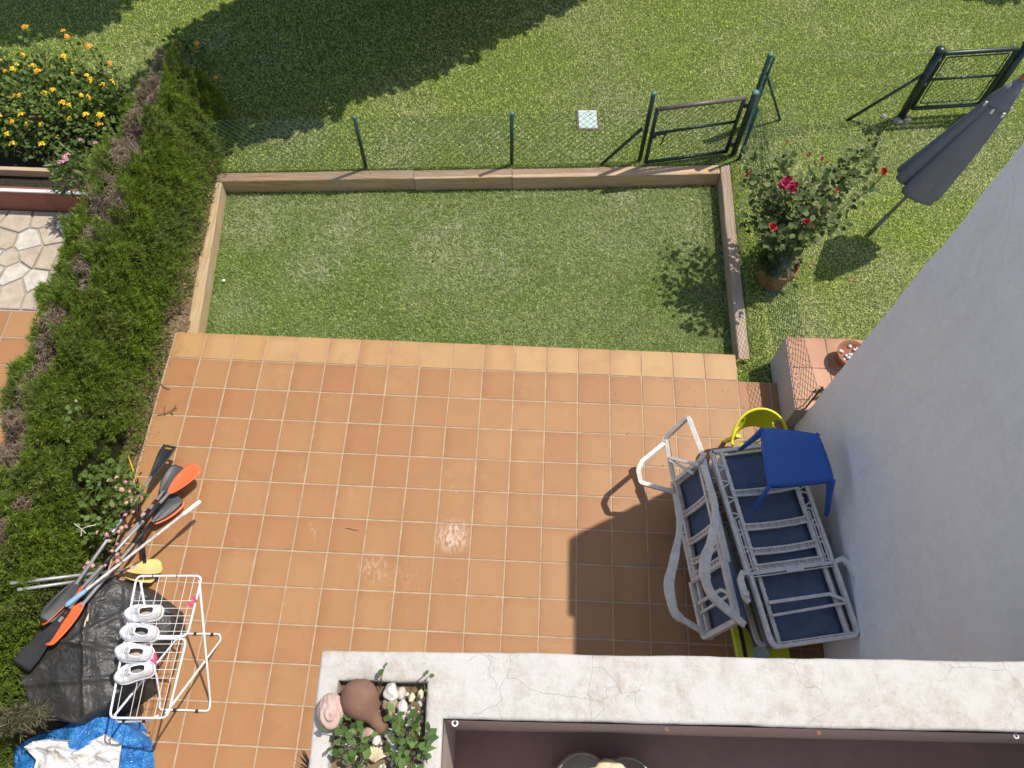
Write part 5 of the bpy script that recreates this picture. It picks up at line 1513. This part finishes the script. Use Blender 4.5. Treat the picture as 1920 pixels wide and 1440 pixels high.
def add_wheel_legs(t, Q, nv):
    for v in (-1, 1):
        mb = MB()
        pts = [Q(.655, v * .95, .02), Q(.645, v * 1.16, .05), Q(.68, v * 1.27, .08), Q(.76, v * 1.28, .09), Q(.79, v * 1.22, .07)]
        strip(mb, pts, [.03, .045, .05, .05, .03], .04, nv)
        mb.build('leg', M['beige'], t)
        if v > 0:
            mb = MB(); strip(mb, arc_pts([Q(.78, 1.26, .05), Q(.93, 1.3, .05), Q(.985, 1.15, .04), Q(.98, .97, .03)], .1, 4), .022, .035, nv); mb.build('leg_brace', M['beige'], t)
        mb = MB(); mb.box(Q(.75, v * 1.27, .115), (.05, .035, .02)); mb.build('bracket', M['beige'], t)
B = lounger('uppermost upside-down lounger with navy sling under the blue table', (5.445, -1.05, .74), (5.785, -2.70, .74), (.984, .18, 0), .362, (0, 0, 1))
add_wheel_legs(B[0], B[1], B[4])
lounger('second lounger in the stack, below the uppermost one by the wall', (5.56, -1.02, .50), (5.83, -2.62, .50), (.986, .165, 0), .34, (0, 0, 1))
lounger('lowest lounger of the stack by the wall', (5.48, -1.0, .26), (5.80, -2.62, .26), (.986, .165, 0), .34, (0, 0, 1))
sv_ = Vector((.175, .075, .43)); 
A = lounger('lounger tipped on its side at the left of the stack, legs out', (4.925, -1.215, .50), (5.140, -2.600, .50), sv_, .245, (-.92, -.10, .40))
mb = MB()
strip(mb, loop_pts([(4.726, -0.915, 0.520), (4.895, -0.808, 0.800), (5.007, -1.198, 0.800), (4.814, -1.291, 0.420)], .03, 3) + [Vector((4.745, -0.930, 0.520))], .034, .04, (-.5, 0, .8))
strip(mb, [(4.770, -1.090, 0.500), (4.966, -1.254, 0.760)], .026, .03, (-.5, 0, .8)); strip(mb, [(4.769, -1.111, 0.500), (4.938, -1.297, 0.660)], .026, .03, (-.5, 0, .8))
mb.build('leg_frame', M['beige'], A[0])
mb = MB(); strip(mb, arc_pts([(4.728, -0.954, 0.500), (4.507, -1.163, 0.550), (4.471, -1.247, 0.550), (4.496, -1.352, 0.520), (4.628, -1.368, 0.470), (4.812, -1.367, 0.360)], .02, 3), .036, .045, (-.3, 0, .9)); mb.build('leg_frame', M['beige'], A[0])
mb = MB(); strip(mb, arc_pts([(4.827, -1.389, 0.380), (4.844, -1.709, 0.450), (4.746, -2.085, 0.520), (4.689, -2.251, 0.540), (4.735, -2.495, 0.520), (4.859, -2.547, 0.460), (5.094, -2.632, 0.300)], .12, 5), [.03] + [.045] * 6 + [.07] * 6 + [.08] * 6 + [.065] * 6 + [.045] * 6 + [.03], .035, (.2, 0, .95)); mb.build('arm', M['beige'], A[0])
mb = MB(); strip(mb, arc_pts([(4.998, -1.260, 0.780), (5.065, -1.660, 0.860), (5.015, -1.903, 0.900), (4.910, -2.171, 0.900), (4.952, -2.377, 0.840), (5.248, -2.595, 0.740)], .12, 5), [.045] * 7 + [.06] * 6 + [.08] * 6 + [.065] * 6 + [.045], .035, (.2, 0, .95)); mb.build('arm', M['beige'], A[0])

# ---- blue plastic table on top of the stack
bt = thing('plastic_table', 'blue plastic side table standing on the stacked loungers', 'table', (5.68, -1.3, .74))
Tc = [Vector((5.425, -1.05, 1.16)), Vector((5.893, -1.085, 1.155)), Vector((5.972, -1.485, 1.145)), Vector((5.432, -1.565, 1.15))]
def tpt(u, v):
    p = Tc[0].lerp(Tc[1], u).lerp(Tc[3].lerp(Tc[2], u), v)
    bul = Vector((0, 0, -.010 * math.sin(math.pi * u) * math.sin(math.pi * v)))
    c = (Tc[0] + Tc[1] + Tc[2] + Tc[3]) / 4
    sx_, sy_ = abs(u - .5) * 2, abs(v - .5) * 2
    k = 1 - .035 * (sx_ * sy_) ** 6 + .03 * ((1 - sx_ ** 2) * (sy_ ** 6) + (1 - sy_ ** 2) * sx_ ** 6)
    return c + (p - c) * k + bul
mb = MB(); n = 16
mb.grid(tpt, n, n)
bd = [i * (n + 1) for i in range(n)] + [n * (n + 1) + j for j in range(n)] + [i * (n + 1) + n for i in range(n, 0, -1)] + [j for j in range(n, 0, -1)]
cc = (Tc[0] + Tc[1] + Tc[2] + Tc[3]) / 4
b0 = len(mb.v)
for lv, (dz, k) in enumerate(((-.008, 1.012), (-.05, 1.02), (-.05, .97))):
    for i in bd:
        p = mb.v[i]; q = cc + (p - cc) * k; q.z = p.z + dz; mb.v.append(q)
m = len(bd)
for i in range(m): mb.f.append((bd[i], b0 + i, b0 + (i + 1) % m, bd[(i + 1) % m]))
for lv in range(2):
    for i in range(m): mb.f.append((b0 + lv * m + i, b0 + lv * m + m + i, b0 + lv * m + m + (i + 1) % m, b0 + lv * m + (i + 1) % m))
o = mb.build('table_top', M['blue'], bt, True)
for (top, foot) in ((Tc[0], (5.335, -1.095, .77)), (Tc[1], (5.93, -1.02, .77)), (Tc[2], (6.04, -1.645, .72)), (Tc[3], (5.405, -1.635, .77))):
    mb = MB(); a = cc + (top - cc) * .93 + Vector((0, 0, -.02)); b = Vector(foot)
    strip(mb, [a, a.lerp(b, .35), b], [.075, .05, .032], .036, (b - cc).cross(Vector((0, 0, 1))))
    l = mb.build('leg', M['blue'], bt, True); bevel(l, .008, 2)

# ---- lime plastic chair behind the table
lc = thing('lime_chair', 'lime green plastic chair with oval arm opening behind the blue table', 'chair', (5.62, -.88, 0))
LX, LY = 5.62, -.875
mb = MB(); nu, nv_ = 36, 10
P = []; F = []
for i in range(nu + 1):
    a = math.pi * (-.06 + 1.12 * i / nu)
    topz = .46 + .17 * math.sin(max(0, min(math.pi, a))) ** .8
    for j in range(nv_ + 1):
        v = j / nv_; z = .34 + (topz - .34) * v; r = .205 + .045 * v
        P.append((LX + math.cos(a) * r * 1.02, LY + math.sin(a) * r * 1.02, z))
for i in range(nu):
    for j in range(nv_):
        u = i / nu
        if ((u - .78) / .09) ** 2 + ((j + .5) / nv_ - .62) ** 2 / .065 < 1: continue
        if ((u - .22) / .09) ** 2 + ((j + .5) / nv_ - .62) ** 2 / .065 < 1: continue
        q = i * (nv_ + 1) + j; F.append((q, q + 1, q + nv_ + 2, q + nv_ + 1))
mb.add(P, F); o = mb.build('backrest', M['lime'], lc, True); sd = o.modifiers.new('s', 'SOLIDIFY'); sd.thickness = .014
mb = MB(); mb.tube([(LX + math.cos(math.pi * (-.06 + 1.12 * i / 40)) * .257, LY + math.sin(math.pi * (-.06 + 1.12 * i / 40)) * .257, .46 + .17 * max(0, math.sin(math.pi * (-.06 + 1.12 * i / 40))) ** .8) for i in range(41)], .012, 8); mb.build('rim', M['lime'], lc, True)
mb = MB(); mb.lathe([(0, .26), (.12, .255), (.15, .245), (.145, .225), (0, .23)], (LX, LY - .02, -.06), 28); mb.build('seat', M['lime'], lc, True)
for (x, y_) in ((-.2, .18), (.2, .18), (-.2, -.2), (.2, -.2)):
    mb = MB(); strip(mb, [(LX + x * .7, LY + y_ * .7, .29), (LX + x, LY + y_, .0)], [.05, .03], .03, (0, 1, 0)); mb.build('leg', M['lime'], lc)
# lime panel under the stack and a small dish
lp = thing('lime_board', 'lime green plastic board lying under the stacked loungers', 'board', (5.5, -2.4, 0))
mb = MB(); mb.box((5.52, -2.42, .13), (.46, 1.15, .05), bev=.012, rz=.12); mb.build('top', M['lime'], lp)
mb = MB(); mb.box((5.37, -2.5, .16), (.03, 1.0, .02), rz=.12); mb.box((5.50, -2.62, .158), (.035, .3, .02), rz=.45); mb.build('strap', M['black_rubber'], lp)
mb = MB(); mb.box((5.50, -2.4, .05), (.36, .9, .10), rz=.12); mb.build('block', M['beige'], lp)
ds = thing('small_dish', 'pale green round dish on the lime board by the parapet edge', 'dish', (5.522, -2.723, 0.170))
mb = MB(); mb.lathe([(0, 0), (.05, 0), (.07, .03), (.064, .03), (.046, .006), (0, .006)], (5.522, -2.723, 0.170), 24); mb.build('dish', M['cover'], ds, True)

# ---- terracotta bowl on the raised terrace
bw_ = thing('terracotta_bowl', 'terracotta bowl of white pebbles on the raised terrace', 'bowl', (6.585, 0.055, 0.420))
c = (6.585, 0.055, 0.420)
mb = MB(); mb.lathe([(0, 0), (.085, 0), (.10, .01), (.145, .13), (.15, .15), (.135, .15), (.125, .11), (0, .105)], c, 28); mb.build('pot', M['terracotta'], bw_, True)
mb = MB()
for k in range(26):
    a = random.uniform(0, 6.28); r = .11 * math.sqrt(random.random()); s = random.uniform(.012, .022)
    mb.lathe([(0, -s * .6), (s, 0), (s * .7, s * .5), (0, s * .7)], (c[0] + math.cos(a) * r, c[1] + math.sin(a) * r, c[2] + .12), 7)
tag(mb.build('pebbles', M['shell_white'], bw_, True), None, None, None, 'stuff')
sp = thing('succulent', 'small succulent on the raised terrace beside the wall edge', 'plant', (6.328, -0.336, 0.400))
c = Vector((6.340, -0.345, 0.420)); pts = []
V, F = leaves(np.tile(np.array(c), (16, 1)) + rng.normal(0, .02, (16, 3)), rng.normal(size=(16, 3)) + [0, 0, .8], rng.uniform(.08, .14, 16), .2)
tag(np_mesh('leaf', V, F, M['rose_leaf'], sp), None, None, None, 'stuff')

# ---- planter on the balcony corner
SZ = PZ - .072
gp = thing('clay_gourd_pot', 'brown clay long-necked pot lying in the balcony planter', 'pot', (2.821, -3.535, 3.600))
a = Vector((2.786, -3.494, 3.635)); b = Vector((2.884, -3.600, 3.580)); d = (b - a); Lp = d.length
Mg = Matrix.Translation(a) @ d.to_track_quat('Z', 'Y').to_matrix().to_4x4()
R0 = .082
mb = MB(); mb.lathe([(0, -R0 * .92), (R0 * .45, -R0 * .80), (R0 * .85, -R0 * .42), (R0 * .98, -.004), (R0 * .94, R0 * .3), (R0 * .74, R0 * .75), (R0 * .48, R0 * 1.08), (.030, R0 * 1.32), (.026, Lp * .9), (.031, Lp + .012), (.024, Lp + .012), (.02, Lp * .9)], n=32, M=Mg)
mb.build('body', M['clay'], gp, True)
def pebble(mb, c, r, sx=1, sy=1, sz=.7, seed=0, sub=2, amp=.22):
    bm = bmesh.new(); bmesh.ops.create_icosphere(bm, subdivisions=sub, radius=1)
    co = np.array([v.co[:] for v in bm.verts]); nn = 1 + amp * snoise(co, 100 + seed, 3, 2.2)
    mb.add([(c[0] + p[0] * r * sx * k, c[1] + p[1] * r * sy * k, c[2] + p[2] * r * sz * k) for p, k in zip(co, nn)], [tuple(v.index for v in f.verts) for f in bm.faces]); bm.free()
# big pink fossil-like shell on the rim
fs = thing('pink_conch', 'ribbed pinkish conch shell on the outer rim of the balcony planter', 'shell', (2.672, -3.552, 3.600))
c = Vector((2.682, -3.550, 3.640))
bm = bmesh.new(); bmesh.ops.create_icosphere(bm, subdivisions=5, radius=1)
for v in bm.verts:
    p = v.co.copy(); an = math.atan2(p.x, p.z + .2)
    rib = .035 * math.sin(an * 17 + p.y * 3) * max(0, p.y + .2)
    swirl = .07 * math.sin(5 * math.sqrt((p.x - .1) ** 2 + (p.y + .3) ** 2) * 3 + math.atan2(p.y + .3, p.x - .1)) * max(0, .6 - p.y) 
    v.co = p * (1 + rib + swirl)
me = bpy.data.meshes.new('shell'); bm.to_mesh(me); bm.free(); me.materials.append(M['shell_pink'])
for p_ in me.polygons: p_.use_smooth = True
o = bpy.data.objects.new('shell', me); o.scale = (.056, .068, .048); o.rotation_euler = (0, 0, .2); o.location = c - ORG[fs.name]; link(o, fs)
items = [('white_shell', 'largest round white shell near the far edge of the planter', (2.909, -3.461, 3.568), .029, 1, 1.25, 'shell_white', 'shell'),
         ('grey_stone', 'small pale grey stone right of the round white shell', (2.951, -3.460, 3.558), .021, .9, 1.25, 'stone_b', 'stone'),
         ('coral_lump', 'pitted white coral lump below the grey stone in the planter', (2.964, -3.517, 3.563), .027, .85, 1.2, 'shell_white', 'coral'),
         ('tan_rock', 'tan rock half under the round white shell', (2.909, -3.510, 3.548), .034, .9, 1.3, 'rock_tan', 'rock'),
         ('white_coral', 'jagged white coral in the middle of the planter', (2.958, -3.567, 3.558), .030, 1.4, .8, 'shell_white', 'coral'),
         ('pink_shell', 'pink ribbed shell under the clay pot neck', (2.844, -3.625, 3.558), .035, 1.3, .8, 'shell_pink', 'shell'),
         ('oval_shell', 'small smooth white shell below the clay pot mouth', (2.872, -3.645, 3.578), .018, 1, 1.2, 'shell_white', 'shell'),
         ('slate_pebble', 'smooth grey pebble among the right planter leaves', (2.931, -3.657, 3.548), .026, 1.0, 1.0, 'stone_b', 'stone'),
         ('orange_pebble', 'tiny orange pebble beside the cream scallop', (2.909, -3.678, 3.558), .010, 1, 1, 'orange_wood', 'stone'),
         ('yellow_shell', 'small yellowish shell in the far right planter corner', (3.035, -3.461, 3.558), .014, .9, 1.3, 'shell_cream', 'shell'),
         ('small_white_stone', 'white stone between the clay pot mouth and the right leaves', (2.921, -3.617, 3.558), .022, 1, 1, 'shell_white', 'stone'),
         ('leaf_stone', 'pale cream stone under the far leaves of the planter', (2.998, -3.477, 3.558), .016, .9, 1.2, 'shell_cream', 'stone')]
for k, (nm_, lab, c, r, sx_, sy_, mt, cat_) in enumerate(items):
    mb = MB(); pebble(mb, c, r, sx_, sy_, .75, k, 3, .28); tag(mb.build(nm_, M[mt], None, True), lab, cat_)
sc_ = thing('cream_scallop', 'large cream scallop shell in the near part of the planter', 'shell', (2.861, -3.688, 3.558))
c = Vector((2.869, -3.708, 3.563))
mb = MB()
def scal(u, v):
    a = (v - .5) * 2.3; r = .055 * u * (1 + .05 * math.cos(v * 60) * u)
    return c + Vector((-math.sin(a) * r * 1.0, math.cos(a) * r - .02, .022 * math.sin(math.pi * u * .55) * (1 - .5 * (2 * v - 1) ** 2) + .002 * math.cos(v * 60)))
mb.grid(scal, 12, 48); o = mb.build('shell', M['shell_cream'], sc_, True); o.modifiers.new('s', 'SOLIDIFY').thickness = .004
mb = MB()
for k in range(330):
    c = (random.uniform(2.71, 3.05), random.uniform(-3.86, -3.45), SZ + random.uniform(0, .006)); pebble(mb, c, random.uniform(.004, .011), 1, 1, .7, k % 9, 1)
tag(mb.build('planter_gravel', M['shell_white']), 'small white shell gravel in the balcony planter', 'gravel', None, 'stuff')
def planter_plant(label, centres, n, ls):
    t = thing('leafy_plant', label, 'plant', (centres[0][0], centres[0][1], SZ))
    mb = MB(); P = []; Nn = []
    for c in centres:
        c = Vector(c)
        for k in range(n):
            tip = c + Vector((random.gauss(0, .03), random.gauss(0, .032), random.uniform(.015, .075)))
            mb.tube([c + Vector((0, 0, -.04)), c.lerp(tip, .6) + Vector((0, 0, .015)), tip], .0018, 4); P.append(tuple(tip)); Nn.append(tuple((tip - c).normalized() * Vector((1, 1, .3))))
    mb.build('stem', M['stem'], t)
    V, F = leaves(np.array(P), np.array(Nn), rng.uniform(.6, 1.25, len(P)) * ls, .40, .18, .35, .12)
    o = tag(np_mesh('leaf', V, F, M['planter_leaf'], t, False), None, None, None, 'stuff')
    return t
M['planter_leaf'] = leaf_mat('planter_leaves', [(0.065, 0.125, 0.030), (0.10, 0.175, 0.045), (0.14, 0.22, 0.06), (0.075, 0.14, 0.035)], .25, .45)
PLS = .040
planter_plant('leafy green plant on the left side of the planter', [(2.761, -3.581, 3.578), (2.743, -3.638, 3.578), (2.767, -3.697, 3.578), (2.799, -3.660, 3.578), (2.794, -3.751, 3.568), (2.836, -3.737, 3.568)], 10, PLS)
planter_plant('leafy green plant on the right side of the planter', [(2.970, -3.612, 3.578), (3.005, -3.570, 3.578), (3.004, -3.657, 3.578), (3.045, -3.635, 3.578), (2.975, -3.697, 3.578), (3.025, -3.715, 3.578), (3.070, -3.663, 3.578)], 10, PLS)
planter_plant('few round green leaves at the far edge of the planter', [(2.997, -3.438, 3.588), (2.860, -3.449, 3.598), (3.048, -3.415, 3.598)], 2, .030)
# two very broad leaves
bl = thing('broad_leaf_plant', 'three broad dark green leaves at the near right of the planter', 'plant', (3.067, -3.682, 3.528))
for (p, d_, s_) in (((3.050, -3.714, 3.588), (.5, .5, .1), .085), ((3.065, -3.704, 3.598), (.8, .4, .1), .08), ((2.959, -3.629, 3.598), (.3, .9, .2), .065)):
    V, F = leaves(np.array([p]), np.array([d_]), np.array([s_]), .42, .2, .05); np_mesh('leaf', V, F, M['planter_leaf'], bl)
# agave-like spikes beside the parapet's outer face
ag = thing('spiky_plant', 'dark spiky leaves showing past the outer edge of the parapet', 'plant', (2.52, -3.75, 3.0))
mb = MB()
for k in range(16):
    a = random.uniform(1.9, 3.4); e_ = random.uniform(.1, .6); q = Vector((math.cos(a) * math.cos(e_), math.sin(a) * math.cos(e_) , math.sin(e_)))
    mb.tube([(2.60, -3.78, 3.42), Vector((2.60, -3.78, 3.42)) + q * random.uniform(.08, .12)], [.006, .0008], 5)
mb.build('spike', M['dead'], ag)

# ---- balcony interior
for k, (px, lab) in enumerate((((3.775, -3.765, PB), 'left smoky glass bowl on the balcony floor'), ((3.985, -3.775, PB), 'right smoky glass bowl on the balcony floor'))):
    gb = thing('glass_bowl', lab, 'bowl', px, 'glass bowls on the balcony floor')
    mb = MB(); mb.lathe([(0, 0), (.07, 0), (.115, .03), (.135, .08), (.138, .13), (.125, .18), (.12, .18), (.132, .13), (.128, .08), (.11, .035), (.066, .008), (0, .008)], px, 40); mb.build('bowl', M['smoky'], gb, True)
ws = thing('driftwood_shell', 'pale cream driftwood piece lying between the glass bowls', 'driftwood', (3.90, -3.72, PB + .2))
mb = MB(); pebble(mb, (3.905, -3.715, PB + .21), .055, 1.3, .8, .5, 3, 3, .35); pebble(mb, (3.84, -3.712, PB + .215), .03, 1.9, .4, .4, 5, 3, .3); pebble(mb, (4.02, -3.775, PB + .2), .05, 1.2, 1, .5, 8, 3, .3); mb.build('wood', M['shell_cream'], ws, True)
for (p, r, mt, lab) in (((3.189, -3.568, 3.560), .011, 'white_plastic', 'white screw eye in the left inner corner of the balcony parapet'), ((4.076, -3.550, 3.550), .006, 'orange_wood', 'left small copper hook on the inner face of the parapet'), ((4.710, -3.535, 3.550), .006, 'orange_wood', 'right small copper hook on the inner face of the parapet'), ((5.533, -3.510, 3.550), .009, 'white_plastic', 'white screw eye near the right end of the parapet')):
    e_ = thing('screw_eye', lab, 'hook', p)
    c = Vector(p); mb = MB(); mb.tube([c + Vector((math.cos(a) * r, math.sin(a) * r, .0)) for a in np.linspace(0, 6.283, 17)[:-1]], r * .36, 6, closed=True); mb.build('ring', M[mt], e_, True)
    mb = MB(); mb.tube([c + Vector((0, r, 0)), c + Vector((0, r + .02, 0))], r * .3, 6); mb.build('shank', M[mt], e_)

# ---- small bits on tiles and grass
def twig(label, pts, r, mat='bark', name='twig'):
    mb = MB(); 
    for p in pts: mb.tube(p, r, 5)
    tag(mb.build(name, M[mat]), label, 'twig')
twig('thin curved dry twig lying on the middle of the terrace', [[(1.780, -1.742, 0.004), (1.822, -1.746, 0.006), (1.869, -1.759, 0.006), (1.914, -1.757, 0.004)]], .0025)
twig('forked dark twig on the tiles near the hedge edge', [[(-0.279, -0.672, 0.006), (-0.207, -0.658, 0.020), (-0.146, -0.624, 0.030), (-0.083, -0.591, 0.030)], [(-0.207, -0.658, 0.020), (-0.217, -0.579, 0.030)], [(-0.146, -0.624, 0.030), (-0.123, -0.661, 0.010)], [(-0.124, -0.605, 0.030), (-0.104, -0.564, 0.035)]], .004)
twig('short dark twig at the terrace corner by the hedge', [[(-0.342, -0.314, 0.010), (-0.270, -0.365, 0.020), (-0.229, -0.374, 0.006)]], .004)
tag(MB().lathe([(0, 0), (.016, 0), (.016, .008), (0, .01)], (-0.101, 1.183, -0.285), 14).build('bottle_cap', M['white_plastic']), 'white bottle cap in the grass at the left of the garden', 'bottle cap')
mb = MB(); pebble(mb, (1.919, 2.676, -0.290), .03, 1.2, .8, .6, 4, 2); tag(mb.build('pinkish_stone', M['shell_pink']), 'small pinkish stone in the grass at the rear sleeper joint', 'stone')
# coil of wire and bracket under the near end of the rack
cw = thing('wire_coil', 'thin dark wire and metal bracket on the tiles under the rack', 'wire', (0.318, -3.415, 0.100))
mb = MB(); mb.tube([(0.200, -3.427, 0.200), (0.266, -3.360, 0.260), (0.342, -3.364, 0.250), (0.361, -3.430, 0.160), (0.332, -3.535, 0.060), (0.319, -3.614, 0.020), (0.375, -3.592, 0.020), (0.411, -3.558, 0.020)], .004, 6); mb.build('wire', M['black_rubber'], cw, True)
mb = MB(); strip(mb, [(0.260, -3.565, 0.030), (0.336, -3.562, 0.050), (0.415, -3.590, 0.020)], .02, .012, (0, 0, 1)); mb.build('bracket', M['rock_tan'], cw)

# blown bits of leaf on the tiles
n = 130
P = np.column_stack([rng.uniform(-.25, 5.4, n), rng.uniform(-3.6, .25, n), np.full(n, .004)])
P[:60, 0] = rng.uniform(4.2, 6.0, 60); P[:60, 1] = rng.uniform(-.4, .2, 60) - rng.uniform(0, 1.2, 60) ** 2
V, F = leaves(P, rng.normal(0, .5, (n, 3)) * [1, 1, .05], rng.uniform(.006, .02, n), .3, .1, .2)
tag(np_mesh('blown_leaf_bits', V, F, M['litter']), 'tiny dry leaf bits blown across the terrace tiles', 'litter', None, 'stuff')
